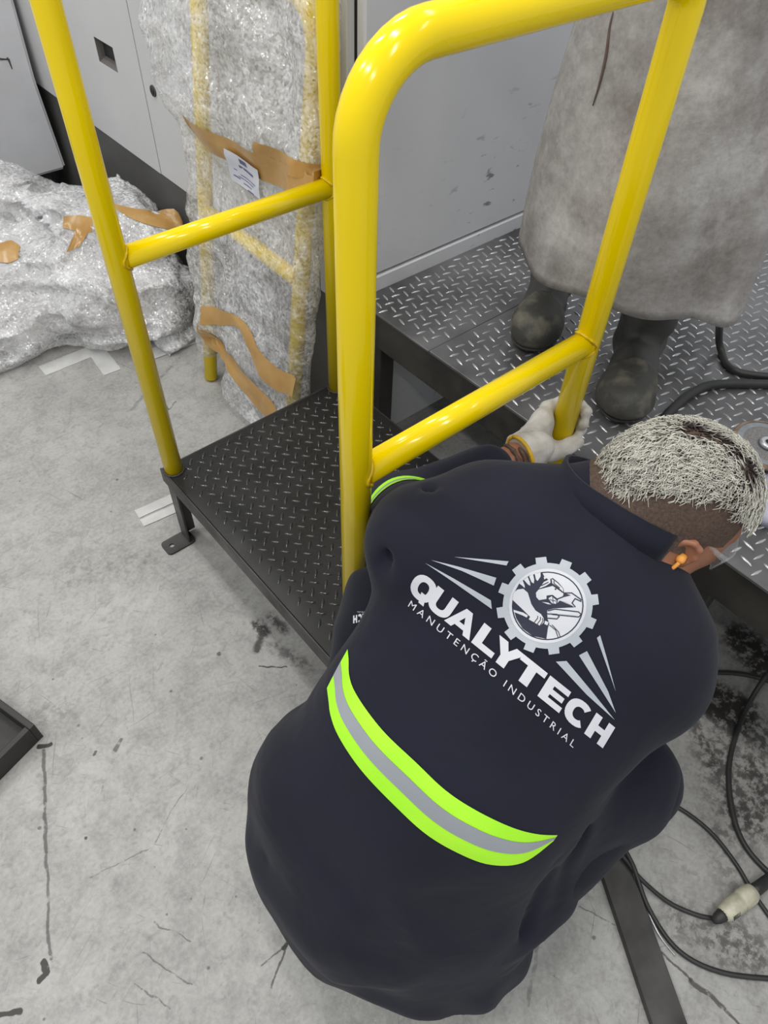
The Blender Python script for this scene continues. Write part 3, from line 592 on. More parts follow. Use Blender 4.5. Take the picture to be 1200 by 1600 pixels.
cable([(1030, 665, PZ + 0.012), (1050, 640, PZ + 0.012), (1085, 612, PZ + 0.012), (1130, 600, PZ + 0.012), (1250, 602, PZ + 0.012)], 0.0105, 'thick black hose curving over the chequer plate behind the bleached head', name='welding_hose')
cc = empty('cable_connector', P(1160, 1412, z=0), 'ivory plastic cable connector with black taped ends on the oily floor', 'connector')
a = V(P(1128, 1430, z=0.02)); b = V(P(1178, 1392, z=0.02)); d = (b - a).normalized()
prof = [(0, 0.012), (0.006, 0.017), (0.02, 0.0185), (0.036, 0.0195), (0.038, 0.0178), (0.041, 0.0178), (0.043, 0.0195), (0.06, 0.0195), (0.068, 0.016), (0.07, 0.011)]
k = (b - a).length / 0.07
tube('housing', [a + d * (x * k) for x, r in prof], [r for x, r in prof], M['connector'], cc, 20)
nn = d.cross(Vector((0, 0, 1))).normalized()
for i in range(6):
    p = a + d * (0.012 + 0.0032 * i); up = Vector((0, 0, 1)); 
    tube('grip_slot', [p + (up * 0.72 + nn * 0.69).normalized() * 0.0186, p + (up * 0.3 + nn * 0.95).normalized() * 0.0188], 0.0008, M['dark'], cc, 6)
tube('taped_end', [a - d * 0.022, a - d * 0.012, a - d * 0.004, a + d * 0.004], [0.006, 0.0105, 0.012, 0.0135], M['rubber'], cc, 14)
tube('taped_end', [b - d * 0.002, b + d * 0.006, b + d * 0.05], [0.012, 0.0125, 0.011], M['rubber'], cc, 14)

# ------------------------------------------------------------------ angle grinder at the right edge
gc = V(P(1197, 698, z=PZ + 0.045)); gc.z = 0
gr = empty('angle_grinder', (gc.x, gc.y, PZ), 'angle grinder on the chequer plate at right with its worn disc facing up', 'angle grinder')
tilt = Matrix.Translation((gc.x, gc.y, PZ + 0.049)) @ Matrix.Rotation(math.radians(4), 4, 'X')
def rev(name, prof, mat, parent, seg=40, Mx=tilt):
    vs, fs = [], []; n = len(prof)
    for i in range(seg):
        a = 2 * math.pi * i / seg
        for r, z in prof: vs.append(Mx @ Vector((r * math.cos(a), r * math.sin(a), z)))
    for i in range(seg):
        j = (i + 1) % seg
        for k in range(n - 1): fs.append((i * n + k, j * n + k, j * n + k + 1, i * n + k + 1))
    return py_obj(name, vs, fs, mat, parent, True)
dr = 0.069
dsc = rev('grinding_disc', [(0.010, -0.002), (dr, -0.004), (dr + 0.0005, 0.0), (dr - 0.002, 0.003), (dr - 0.012, 0.0045), (0.045, 0.0035), (0.010, 0.0015), (0.010, -0.002)], M['disc_grey'], gr)
rev('rusty_rim', [(dr - 0.007, 0.0050), (dr - 0.003, 0.0046), (dr + 0.0012, 0.001), (dr + 0.001, -0.0045), (dr - 0.006, -0.0042)], M['rusty'], dsc)
rev('grit_ring', [(0.022, 0.0030), (0.028, 0.0045), (0.046, 0.0050), (0.050, 0.0036)], M['abrasive'], dsc)
rev('flange_nut', [(0.0, 0.008), (0.0075, 0.008), (0.008, 0.011), (0.0145, 0.011), (0.017, 0.008), (0.018, 0.003), (0.0, 0.002)], M['flange'], dsc, 24)
rev('spindle', [(0.0, 0.0115), (0.0065, 0.0115), (0.007, 0.008), (0.0, 0.0075)], M['dark'], dsc, 16)
hd = Vector((0.86, -0.5, 0)); ctr = Vector((gc.x, gc.y, PZ + 0.026))
rev('gear_head', [(0.0, -0.006), (0.022, -0.006), (0.026, -0.012), (0.026, -0.026), (0.018, -0.043), (0.0, -0.0445)], M['disc_grey'], gr, 24)
tube('motor_body', [ctr + hd * 0.02, ctr + hd * 0.05, ctr + hd * 0.09, ctr + hd * 0.2, ctr + hd * 0.27, ctr + hd * 0.29], [0.02, 0.024, 0.0255, 0.022, 0.0235, 0.018], M['tool_body'], gr, 20)
sd = Vector((-0.5, -0.86, 0)); s0 = V(P(1202, 758, z=PZ + 0.024)); s1 = V(P(1200, 800, z=PZ + 0.024))
tube('side_handle', [s0 + (s0 - s1) * 0.35, s0, s0.lerp(s1, 0.5), s1, s1 + (s1 - s0) * 0.4], [0.012, 0.016, 0.018, 0.017, 0.012], M['tool_body'], gr, 18)

# ------------------------------------------------------------------ wrapped handrail frame leaning on the cabinet
wf = empty('wrapped_frame', (0.87, 1.59, 0), 'yellow tubular frame packed in bubble wrap and brown tape, leaning against the grey cabinet', 'wrapped frame')
FB = np.array([0.838, 1.59, 0.0]); fv = np.array([0.136, -0.012, 1.0]); fv /= np.linalg.norm(fv)      # up along the tubes
fu = np.array([0.0, -1.0, 0.0]); fu -= fv * (fu @ fv); fu /= np.linalg.norm(fu); fw = np.cross(fu, fv); fw = fw if fw[0] < 0 else -fw
def WF(u, v, w=0.0): return FB + fu * u + fv * v + fw * w
HW = 0.228; TR = 0.0215; TOPV = 1.16; BR = 0.09
pts = [V(WF(-HW, 0.005)), V(WF(-HW, TOPV - BR - 0.1))] + arc(WF(-HW + BR, TOPV - BR), -fu, fv, BR, 0, math.pi / 2, 8) + arc(WF(HW - BR, TOPV - BR), fv, fu, BR, 0, math.pi / 2, 8) + [V(WF(HW, TOPV - BR - 0.1)), V(WF(HW, 0.005))]
tube('bent_tube', pts, TR, M['yellow'], wf, 18)
tube('crossbar', [WF(-HW + 0.016, 0.57), WF(HW - 0.016, 0.57)], 0.0205, M['yellow'], wf, 18)
g = SDF((0.62, 1.16, 0.02), (1.2, 2.14, 1.32), 0.0105)
ua = (fu, fv, fw)
g.add(g.rbox(WF(-0.005, 0.70, 0.004), ua, (0.262, 0.49, 0.034), 0.03), 0)
g.add(g.rc(WF(HW + 0.004, 0.10), WF(HW + 0.01, 1.2), 0.043, 0.044), 0.03)
g.add(g.rc(WF(-HW, 0.13), WF(-HW, 1.2), 0.040, 0.046), 0.03)
g.add(g.rbox(WF(0.07, 0.18, 0.008), ua, (0.17, 0.16, 0.026), 0.024), 0.03)      # loose hem hanging low
g.add(g.ell(WF(-0.10, 0.98, 0.03), ua, (0.24, 0.22, 0.075)), 0.06)               # bunched wrap near the top
g.add(g.ell(WF(-0.29, 1.00, 0.03), ua, (0.11, 0.16, 0.06)), 0.05)
g.add(g.rc(WF(-0.32, 0.97, 0.02), WF(-0.375, 0.83, 0.03), 0.05, 0.016), 0.03)
g.add(g.rc(WF(-0.30, 0.90, 0.03), WF(-0.22, 0.74, 0.02), 0.05, 0.035), 0.03)
n1 = g.noise(9, 3); n2 = g.noise(17, 5, (1, .55, .9)); n3 = g.noise(40, 8)
g.F += (n1 - 0.5) * 0.028 + (np.abs(n2 - 0.5) * 2) ** .7 * 0.016 - .008 + (n3 - 0.5) * 0.004
g.F = np.maximum(np.maximum(g.F, g.plane((CX - 0.006, 0, 0), (1, 0, 0))), g.plane((0, 1.296, 0), (0, -1, 0)))
wv, wfc = g.mesh(0)
wrap_bvh = BVHTree.FromPolygons([tuple(q) for q in wv], [tuple(map(int, q)) for q in wfc])
py_obj('bubble_wrap', wv, wfc, M['wrap'], wf, True, label='crumpled clear bubble wrap around the frame')
def strip(name, rows, bvh, dirv, mat, parent, off=0.0015, th=0.0006, **k):
    """thin sheet laid on a surface: rows of points pushed along dirv until they meet it"""
    dv = V(dirv).normalized(); bm = bmesh.new(); g = []
    for r in rows:
        line = []
        for p in r:
            p = V(p); hit = bvh.ray_cast(p - dv * 0.6, dv, 1.2)
            line.append((hit[0] if hit[0] is not None else None))
        g.append(line)
    last = None
    for i in range(len(g)):
        for j in range(len(g[i])):
            if g[i][j] is None:
                near = [g[a][b] for a in range(max(0, i - 2), min(len(g), i + 3)) for b in range(max(0, j - 2), min(len(g[0]), j + 3)) if g[a][b] is not None and not isinstance(g[a][b], tuple)]
                t = sum((q.dot(dv) for q in near), 0) / len(near) if near else None
                p = V(rows[i][j]); g[i][j] = (p + dv * (t - p.dot(dv)),) if t is not None else (p,)
    g = [[(q[0] if isinstance(q, tuple) else q) - dv * off for q in line] for line in g]
    vs = [[bm.verts.new(q) for q in line] for line in g]
    for i in range(len(vs) - 1):
        for j in range(len(vs[0]) - 1): bm.faces.new((vs[i][j], vs[i + 1][j], vs[i + 1][j + 1], vs[i][j + 1]))
    bm.normal_update()
    if sum((f.normal.dot(dv) for f in bm.faces)) > 0: bmesh.ops.reverse_faces(bm, faces=bm.faces[:])
    return bm_obj(name, bm, mat, parent, True, **k)
def band_rows(top, bot, n=24, m=5):
    T = np.array(spline(top, 8)); B = np.array(spline(bot, 8)); out = []
    def at(A, t):
        dl = np.r_[0, np.cumsum(np.linalg.norm(np.diff(A, axis=0), axis=1))]; q = t * dl[-1]
        return np.array([np.interp(q, dl, A[:, i]) for i in range(A.shape[1])])
    for i in range(n + 1):
        a, b = at(T, i / n), at(B, i / n); out.append([a + (b - a) * j / m for j in range(m + 1)])
    return out
def px_rows(rows, fn): return [[fn(*q) for q in r] for r in rows]
def onf(px, py):     # pixel onto the front plane of the wrapped frame
    r = ray(px, py); o = WF(0, 0, 0.04); t = ((o - CAM) @ fw) / (r @ fw); return CAM + r * t
for top, bot in (([(314, 176), (360, 205), (420, 240), (492, 277)], [(316, 206), (360, 245), (420, 284), (490, 312)]),
                 ([(417, 218), (440, 232), (492, 268)], [(412, 250), (440, 262), (492, 292)]),
                 ([(316, 478), (350, 484), (385, 505), (420, 560), (462, 592)], [(318, 505), (345, 508), (378, 515), (415, 590), (458, 620)]),
                 ([(316, 505), (345, 540), (390, 590), (432, 640)], [(318, 538), (340, 556), (385, 618), (425, 668)])):
    strip('brown_tape', px_rows(band_rows(top, bot, 20, 5), onf), wrap_bvh, -fw, M['tape_brown'], wf, 0.003, label='strip of brown packing tape')
lab = strip('paper_label', px_rows(band_rows([(371, 229), (415, 264)], [(366, 280), (410, 312)], 6, 6), onf), wrap_bvh, -fw, M['paper'], wf, 0.009, label='white printed paper label')
def lab_bar(a, b, w): strip('printed_line', px_rows(band_rows([(a[0] , a[1] - w), (b[0], b[1] - w)], [(a[0], a[1] + w), (b[0], b[1] + w)], 5, 2), onf), wrap_bvh, -fw, M['ink'], lab, 0.0098)
for a, b, w in (((386, 250), (396, 257), 4.0), ((383, 258), (403, 275), 2.0), ((374, 262), (378, 265), .8), ((382, 272), (404, 290), .7), ((378, 274), (400, 292), .7), ((372, 272), (380, 279), 1.0), ((384, 286), (396, 295), .8), ((390, 297), (399, 304), 1.1)):
    lab_bar(a, b, w)

# ------------------------------------------------------------------ heap of bubble wrap on the floor
hp = empty('bubble_wrap_heap', (0.6, 2.5, 0), 'large crumpled heap of clear bubble wrap patched with brown tape on the floor', 'bubble wrap')
g = SDF((-0.5, 1.85, -0.01), (1.06, 3.05, 0.66), 0.0145)
E3 = np.eye(3)
def he(c, r, k=0.08): g.add(g.ell(c, E3, r), k)
he((0.42, 2.66, 0.08), (0.46, 0.38, 0.22)); he((0.74, 2.45, 0.12), (0.26, 0.36, 0.25)); he((0.34, 2.70, 0.16), (0.30, 0.26, 0.19)); he((0.60, 2.74, 0.22), (0.22, 0.22, 0.25)); he((0.90, 2.40, 0.2), (0.12, 0.26, 0.22))
he((-0.05, 2.74, 0.07), (0.40, 0.28, 0.16)); he((0.52, 2.40, 0.05), (0.34, 0.15, 0.10)); he((0.86, 2.20, 0.10), (0.14, 0.20, 0.18)); he((0.86, 2.45, 0.26), (0.13, 0.2, 0.15)); he((0.1, 2.56, 0.04), (0.4, 0.14, 0.09))
n1 = g.noise(6, 11, (1, 1, 2)); n2 = g.noise(11, 12, (0.5, 0.9, 1.7)); n3 = g.noise(26, 13)
core = g.F + 0.06
g.F += (n1 - 0.5) * 0.09 + (np.abs(n2 - 0.5) * 2) ** .7 * 0.055 - .025 + (np.abs(n3 - 0.5) * 2) ** .8 * 0.016
g.F = np.maximum(np.maximum(g.F, -g.plane((0, 0, 0.002), (0, 0, 1))), g.plane((CX - 0.003, 0, 0), (1, 0, 0)))
hv, hf = g.mesh(0); heap_bvh = BVHTree.FromPolygons([tuple(q) for q in hv], [tuple(map(int, q)) for q in hf])
py_obj('outer_wrap', hv, hf, M['wrap_heap'], hp, True)
g.F = np.maximum(np.maximum(core + (n2 - 0.5) * 0.05, -g.plane((0, 0, 0.006), (0, 0, 1))), g.plane((CX - 0.03, 0, 0), (1, 0, 0)))
sdf_obj('inner_layers', g, M['wrap_in'], hp, 1)
hdir = ray(150, 400); hpl = CAM + hdir / np.linalg.norm(hdir) * 2.9
def onh(px, py):
    r = ray(px, py); t = ((hpl - CAM) @ hdir) / (r @ hdir); return CAM + r * t
for top, bot in (([(172, 322), (200, 330), (235, 334), (264, 332), (276, 352)], [(180, 333), (205, 348), (235, 358), (258, 362), (272, 360)]),
                 ([(102, 342), (125, 340), (146, 345)], [(101, 358), (120, 363), (144, 366)]),
                 ([(122, 358), (140, 364)], [(107, 395), (126, 386)]),
                 ([(0, 382), (20, 376), (36, 385)], [(0, 408), (20, 410), (34, 404)])):
    strip('brown_tape', px_rows(band_rows(top, bot, 14, 4), onh), heap_bvh, hdir, M['tape_brown'], hp, 0.004, label='strip of brown packing tape')

# ------------------------------------------------------------------ printing on cloth
def decal(name, polys, fn, bvh, dirv, off, mat, parent, maxlen=0.009):
    """flat print: polygons in layout units -> plane (fn) -> pressed onto the cloth along dirv"""
    dv = V(dirv).normalized(); bm = bmesh.new()
    for p in polys:
        vs = [bm.verts.new(V(fn(*q))) for q in p]
        try: bm.faces.new(vs)
        except ValueError: pass
    bm.normal_update(); bmesh.ops.triangulate(bm, faces=bm.faces[:])
    for _ in range(5):
        e = [x for x in bm.edges if x.calc_length() > maxlen]
        if not e: break
        bmesh.ops.subdivide_edges(bm, edges=e, cuts=1); bmesh.ops.triangulate(bm, faces=[f for f in bm.faces if len(f.verts) > 3])
    for v in bm.verts:
        h = bvh.ray_cast(v.co - dv * 0.4, dv, 0.9)
        if h[0] is not None: v.co = h[0] - dv * off
    bm.normal_update()
    fl = [f for f in bm.faces if f.normal.dot(dv) > 0]
    if fl: bmesh.ops.reverse_faces(bm, faces=fl)
    return bm_obj(name, bm, mat, parent, True)
def ringpoly(outer, inner):
    n = len(outer); return [[outer[i], outer[(i + 1) % n], inner[(i + 1) % n], inner[i]] for i in range(n)]
def openband(outer, inner): return [[outer[i], outer[i + 1], inner[i + 1], inner[i]] for i in range(len(outer) - 1)]
def earc(cx, cy, rx, ry, a0, a1, n, p=2.3):
    out = []
    for i in range(n + 1):
        a = math.radians(a0 + (a1 - a0) * i / n); c, s = math.cos(a), math.sin(a)
        out.append((cx + rx * math.copysign(abs(c) ** (2 / p), c), cy + ry * math.copysign(abs(s) ** (2 / p), s)))
    return out
def letter(ch):      # unit box, x right, y up
    if ch == 'Q': return ringpoly(earc(.5, .5, .52, .53, 0, 345, 23), earc(.5, .5, .22, .27, 0, 345, 23)) + [[(.50, .34), (.74, .34), (.88, -.10), (.62, -.10)]]
    if ch == 'U': return openband([(0, 1)] + earc(.5, .40, .5, .42, 180, 360, 14) + [(1, 1)], [(.30, 1)] + earc(.5, .42, .2, .18, 180, 360, 14) + [(.70, 1)])
    if ch == 'A': return [[(0, 0), (.27, 0), (.5, .66), (.38, 1)], [(1, 0), (.62, 1), (.38, 1), (.5, .66), (.73, 0)], [(.3, .17), (.7, .17), (.62, .38), (.38, .38)]]
    if ch == 'L': return [[(0, 0), (1, 0), (1, .26), (.36, .26), (.36, 1), (0, 1)]]
    if ch == 'Y': return [[(-.02, 1), (.33, 1), (.5, .68), (.67, 1), (1.02, 1), (.66, .38), (.66, 0), (.34, 0), (.34, .38)]]
    if ch == 'T': return [[(0, 1), (1, 1), (1, .74), (.67, .74), (.67, 0), (.33, 0), (.33, .74), (0, .74)]]
    if ch == 'E': return [[(0, 0), (1, 0), (1, .24), (.34, .24), (.34, .38), (.9, .38), (.9, .61), (.34, .61), (.34, .76), (.98, .76), (.98, 1), (0, 1)]]
    if ch == 'C': return openband(earc(.52, .5, .53, .53, 48, 312, 20), earc(.54, .5, .23, .26, 42, 318, 20))
    if ch == 'H': return [[(0, 0), (.33, 0), (.33, .37), (.67, .37), (.67, 0), (1, 0), (1, 1), (.67, 1), (.67, .63), (.33, .63), (.33, 1), (0, 1)]]
WORD = (('Q', 80, 172), ('U', 163, 257), ('A', 250, 366), ('L', 375, 470), ('Y', 449, 570), ('T', 560, 678), ('E', 690, 796), ('C', 805, 912), ('H', 923, 1022))
def word_polys(base):
    out = []
    for ch, x0, x1 in WORD:
        for p in letter(ch): out.append([base(x0 + (x1 - x0) * a, b) for a, b in p])
    return out
def text_polys(txt, spacing):
    c = bpy.data.curves.new('t', 'FONT'); c.body = txt; c.size = 1; c.space_character = spacing; c.resolution_u = 3; c.offset = 0.0
    o = bpy.data.objects.new('t', c); COL.objects.link(o); bpy.context.view_layer.update()
    me = o.evaluated_get(bpy.context.evaluated_depsgraph_get()).to_mesh()
    pl = [[(me.vertices[i].co.x, me.vertices[i].co.y) for i in p.vertices] for p in me.polygons]
    bpy.data.objects.remove(o); bpy.data.curves.remove(c)
    xs = [q[0] for p in pl for q in p]; w0, w1 = min(xs), max(xs)
    return [[((x - w0) / (w1 - w0), y / 0.73) for x, y in p] for p in pl]
SK = 380 / 1200.0
def lg(x, y): return (620 + x * SK, 850 + y * SK)        # layout units of the back print -> flat sheet
def lg3(x, y): return (760 + x / 6.0, 860 + y / 6.0)
def word_base(x, h):
    y = 388 + (x - 252) * 0.8125; t = (x - 80) / 940; ux, uy = 66 - 8 * t, -84 - 22 * t
    return lg(x + ux * h, y + uy * h)
SUBTXT = text_polys('MANUTENÇÃO INDUSTRIAL', 1.55)
def sub_base(x, h):
    X = 77 + 793 * x; Y = 318 + 690 * x - 12 * math.sin(math.pi * x); t = x
    return lg(X + (20 - 2 * t) * h, Y - (27 + 6 * t) * h)

# ------------------------------------------------------------------ boots
def boot(parent, toe, fdir, zf, shaft_tip, hgt=0.27, name='boot', sc=1.0, scuff=True):
    f = np.array([fdir[0], fdir[1], 0.0]); f /= np.linalg.norm(f); u = np.array([0, 0, 1.0]); sd = np.cross(u, f)
    o = np.array([toe[0], toe[1], zf]) - f * 0.275 * sc; A = np.array([f, sd, u])
    q = lambda a, b, c: o + (f * a + sd * b + u * c) * sc
    allp = np.array([q(-.1, -.1, -.01), q(.32, .1, .01), np.array(shaft_tip) + .09, np.array(shaft_tip) - .09])
    g = SDF(allp.min(0) - 0.05, allp.max(0) + 0.05, 0.006)
    g.RC(q(0.035, 0, .06), q(.12, 0, .065), .043 * sc, .046 * sc, .02); g.ELL(q(.19, 0.003, .055), A, (.088 * sc, .052 * sc, .046 * sc), .03)
    g.ELL(q(.215, 0.004, .048), A, (.062 * sc, .055 * sc, .044 * sc), .02)
    top = np.array(shaft_tip); g.RC(q(.03, 0, .07), q(.045, 0, .14), .047 * sc, .05 * sc, .04); g.RC(q(.045, 0, .14), top, .051 * sc, .066 * sc, .03)
    g.F += (g.noise(26, 4) - 0.5) * 0.006 + (0.5 - np.abs(g.noise(14, 6, (1, 1, 2.2)) - 0.5) * 2) * -0.006
    base = g.F.copy()
    g.F = np.maximum(g.F, -g.plane(q(0, 0, .022), u)); b, _ = sdf_obj(name, g, M['boot'], parent, 1)
    if scuff:
        g.F = np.maximum(np.maximum(base - 0.0015, -g.plane(q(.175, 0, .05), f + u * .35)), -g.plane(q(0, 0, .030), u)); g.F = np.maximum(g.F, g.plane(q(0, 0, .13), u)); sdf_obj('toe_cap', g, M['boot_toe'], b, 1, label='scuffed toe cap')
    g.F = np.maximum(np.maximum(base - 0.005, g.plane(q(0, 0, .024), u)), -g.plane(q(0, 0, 0.0005), u)); sdf_obj('sole', g, M['sole'], b, 0)
    return b

def ribbon(name, c, wdir, w, t, mat, parent, **k):
    vs, fs_ = [], []; n = len(c)
    for i in range(n):
        tg = V(c[min(i + 1, n - 1)]) - V(c[max(i - 1, 0)]); wd = V(wdir(i / (n - 1))).normalized(); nr = tg.cross(wd).normalized(); ww = w(i / (n - 1)) / 2
        for a, b in ((1, 1), (1, -1), (-1, -1), (-1, 1)): vs.append(V(c[i]) + wd * ww * a + nr * t / 2 * b)
    for i in range(n - 1):
        for q in range(4): fs_.append((i * 4 + q, i * 4 + (q + 1) % 4, i * 4 + 4 + (q + 1) % 4, i * 4 + 4 + q))
    fs_ += [(3, 2, 1, 0), tuple(range((n - 1) * 4, n * 4))]; return py_obj(name, vs, fs_, mat, parent, True, **k)
# ------------------------------------------------------------------ crouching worker
wk = empty('person', (0.40, 0.22, 0), 'crouching person in navy uniform with lime band and bleached hair, gripping the handrail', 'person')
def TC(d, u, s): return P(690 + .8 * d + .6 * u, 1190 + .6 * d - .8 * u, d=s)
HC = P(1054, 776, d=0.965)
hF = camdir((.85, .40, .35)); hR = camdir((-.15, .75, -.64)); hF /= np.linalg.norm(hF); hR -= hF * (hF @ hR); hR /= np.linalg.norm(hR); hU = np.cross(hR, hF)
if hU @ camdir((0, 0, -1)) < 0: hU = -hU
HA = np.array([hF, hR, hU])
HS = .91
def HP(f, r, u): return HC + (hF * f + hR * r + hU * u) * HS
shL = P(668, 850, d=0.985); elL = P(628, 800, d=1.20); wrL = P(806, 716, d=1.265)
shR = P(1000, 1040, d=0.985); elR = P(1030, 1035, d=1.21); wrR = P(1035, 945, d=1.27)
c7 = P(965, 820, d=1.0)
hipL = P(530, 1310, d=1.15); hipR = P(735, 1420, d=1.16)
knL = P(607, 948, d=1.11); knR = P(988, 1218, d=1.15)
anL = np.array([0.36, 0.36, 0.10]); anR = np.array([0.45, 0.11, 0.12])
# body
g = SDF((-0.02, -0.16, 0.02), (1.16, 0.76, 1.06), 0.0065)
g.ELL(HP(0, 0, 0.012), HA, (.097, .077, .092), .02); g.ELL(HP(-.025, 0, .0), HA, (.080, .073, .080), .03)
g.RC(HP(.045, 0, -.05), HP(.06, 0, -.085), .052, .038, .04); g.RC(HP(.015, .045, -.055), HP(.055, .02, -.098), .030, .024, .03); g.RC(HP(.015, -.045, -.055), HP(.055, -.02, -.098), .030, .024, .03)
g.RC(HP(.098, 0, -.012), HP(.117, 0, -.048), .008, .0145, .015); g.RC(HP(.095, -.03, .012), HP(.095, .03, .012), .012, .012, .015)
g.ELL(HP(.092, 0, -.078), HA, (.014, .024, .012), .012)
for sgn in (1, -1):
    t = g.loc([HP(.097, .031 * sgn, -.012)], .06); t.cut(t.rc(HP(.103, .031 * sgn, -.012), HP(.1, .033 * sgn, -.012), .013, .013), .01); g.ELL(HP(.082, .031 * sgn, -.012), HA, (.012, .013, .012), .003)
    g.RC(HP(.075, .045 * sgn, -.03), HP(.05, .058 * sgn, -.02), .02, .02, .03)
g.RC(HP(-.035, 0, -.05), c7, .056, .062, .04)
g.RC(c7, TC(0, 250, 1.02), .07, .11, .06); g.RC(TC(0, 250, 1.02), TC(0, 0, 1.05), .11, .11, .06); g.RC(TC(0, 0, 1.05), TC(20, -190, 1.13), .11, .13, .06)
g.RC(c7, shL, .06, .055, .05); g.RC(c7, shR, .06, .055, .05)
for s_, e_, w_ in ((shL, elL, wrL), (shR, elR, wrR)): g.RC(s_, e_, .052, .038, .03); g.RC(e_, w_, .040, .0275, .02)
for h_, k_, a_ in ((hipL, knL, anL), (hipR, knR, anR)): g.RC(h_, k_, .085, .055, .05); g.RC(k_, a_, .052, .036, .03); g.RC(a_, a_ + np.array([.14, .03, -.05]), .036, .03, .02)
# hands: the left one grips the post, the right one hangs relaxed
PO = np.array([0.952, 0.546]); vv = np.array([.866, .5, 0]); rr_ = np.array([.5, -.866, 0]); up = np.array([0, 0, 1.0])
GZ = P(852, 690, y=.546)[2]
def ga(ang, rad, z): return np.array([PO[0], PO[1], z]) + (vv * math.sin(ang) - rr_ * math.cos(ang)) * rad    # 0 = image left of the post, +90 = behind it
def hand_grip(g, fat, kk):
    km = [ga(-.55, .046, GZ + dz) for dz in (.036, .014, -.008, -.029)]
    for i, dz in enumerate((.036, .014, -.008, -.029)):
        ln = (1.0, 1.08, 1.0, .82)[i]; z = GZ + dz; rd = .0225 + .0095 + fat
        ch = [km[i]] + [ga(a * ln, rd + (.002 if j == 0 else 0), z + .004 * j) for j, a in enumerate((.35, 1.25, 2.15, 2.75))]
        for j in range(4): g.RC(ch[j], ch[j + 1], .0098 + fat - .0008 * j, .0094 + fat - .0008 * j, kk)
    pc = ga(-.75, .058, GZ - .004)
    for i in range(4): g.RC(wrL + (pc - wrL) * .25, km[i], .021 + fat, .0125 + fat, .02)
    t0 = wrL + (pc - wrL) * .45 + up * -.01
    t1 = ga(-1.35, .047, GZ - .018); t2 = ga(-2.0, .037, GZ - .010); t3 = ga(-2.75, .035, GZ - .004)
    g.RC(t0, t1, .017 + fat, .0135 + fat, .02); g.RC(t1, t2, .0125 + fat, .0115 + fat, kk); g.RC(t2, t3, .0112 + fat, .0095 + fat, kk)
hand_grip(g, 0.0, .005)
fd = wrR - elR; fd /= np.linalg.norm(fd); sd_ = np.cross(fd, (0, 0, 1.0)); sd_ /= np.linalg.norm(sd_); dn = np.cross(sd_, fd); dn = -dn if dn[2] > 0 else dn
def rhand(g, fat):
    for i, (o_, ln) in enumerate(((-.03, .9), (-.01, 1.0), (.011, .95), (.03, .78))):
        k0 = wrR + fd * .085 + sd_ * o_; k1 = k0 + (fd * .035 + dn * .018) * ln; k2 = k1 + (fd * .012 + dn * .026) * ln; k3 = k2 + (dn * .02 - fd * .012) * ln
        g.RC(wrR + fd * .01, k0, .02 + fat, .0125 + fat, .015); g.RC(k0, k1, .0098 + fat, .009 + fat, .005); g.RC(k1, k2, .009 + fat, .0085 + fat, .005); g.RC(k2, k3, .0085 + fat, .0075 + fat, .005)
    t0 = wrR + fd * .03 - sd_ * .025; t1 = t0 + fd * .035 - sd_ * .025 + dn * .01; t2 = t1 + fd * .03 + dn * .012
    g.RC(t0, t1, .015 + fat, .012 + fat, .012); g.RC(t1, t2, .0115 + fat, .0095 + fat, .005)
rhand(g, 0.0)
body, bodyb = sdf_obj('body', g, M['skin'], wk, 1)
# shirt
g = SDF((-0.06, -0.22, 0.10), (0.98, 0.74, 1.0), 0.0065)
for d0, u0, s0, r0, d1, u1, s1, r1 in ((-150, 270, 1.005, .105, -105, 20, 1.035, .10), (130, 300, .995, .105, 98, 0, 1.03, .10), (0, 320, 1.0, .115, 0, 40, 1.03, .125), (-100, 20, 1.035, .10, -120, -130, 1.12, .12), (95, 0, 1.03, .10, 120, -120, 1.12, .11)):
    g.RC(TC(d0, u0, s0), TC(d1, u1, s1), r0, r1, .06)
g.RC(TC(0, 380, 1.0), c7, .095, .070, .06)
g.RC(TC(-130, 330, .99), shL, .085, .078, .05); g.RC(TC(120, 330, .98), shR, .085, .08, .05)
g.RC(c7, c7 + (HP(-.035, 0, -.05) - c7) * .30, .072, .070, .02)
g.RC(P(925, 800, d=1.0), P(765, 800, d=1.005), .062, .066, .05); g.RC(P(985, 862, d=.985), P(1025, 985, d=.995), .05, .065, .04)
g.RC(TC(0, 0, 1.04), TC(20, -200, 1.15), .13, .15, .08)
g.RC(shL, elL, .075, .060, .03); g.RC(elL, elL + (wrL - elL) * .74, .060, .046, .025)
g.RC(shR, elR, .078, .060, .03); g.RC(elR, wrR, .058, .045, .025)
g.RC(P(870, 1240, d=1.09), P(985, 1210, d=1.14), .078, .074, .06); g.RC(P(850, 1330, d=1.13), P(965, 1255, d=1.17), .062, .062, .06)
# shirt tail draped over hips and seat
for px, py, s_, r_ in ((470, 1255, 1.20, .082), (480, 1330, 1.21, .085), (560, 1430, 1.21, .085), (650, 1474, 1.21, .084), (605, 1462, 1.21, .088), (525, 1390, 1.21, .086), (685, 1472, 1.20, .075), (735, 1492, 1.21, .076), (760, 1440, 1.19, .08), (800, 1370, 1.16, .075), (600, 1330, 1.17, .12), (860, 1345, 1.18, .055)):
    c_ = P(px, py, d=s_); g.RC(c_, TC(0, -40, 1.06), r_, .10, .06)
nd = HP(-.035, 0, -.05) - c7; nd /= np.linalg.norm(nd); n1_ = np.cross(nd, (0, 0, 1.0)); n1_ /= np.linalg.norm(n1_); n2_ = np.cross(nd, n1_)
fold = g.noise(8, 21, (1, 1, 1)); fold2 = g.noise(15, 22, (1.6, 0.6, 1))
tw = np.clip((g.plane(TC(0, -60, 1.0), TC(0, -200, 1.1) - TC(0, 60, 1.0)) + 0.02) / 0.15, 0, 1)
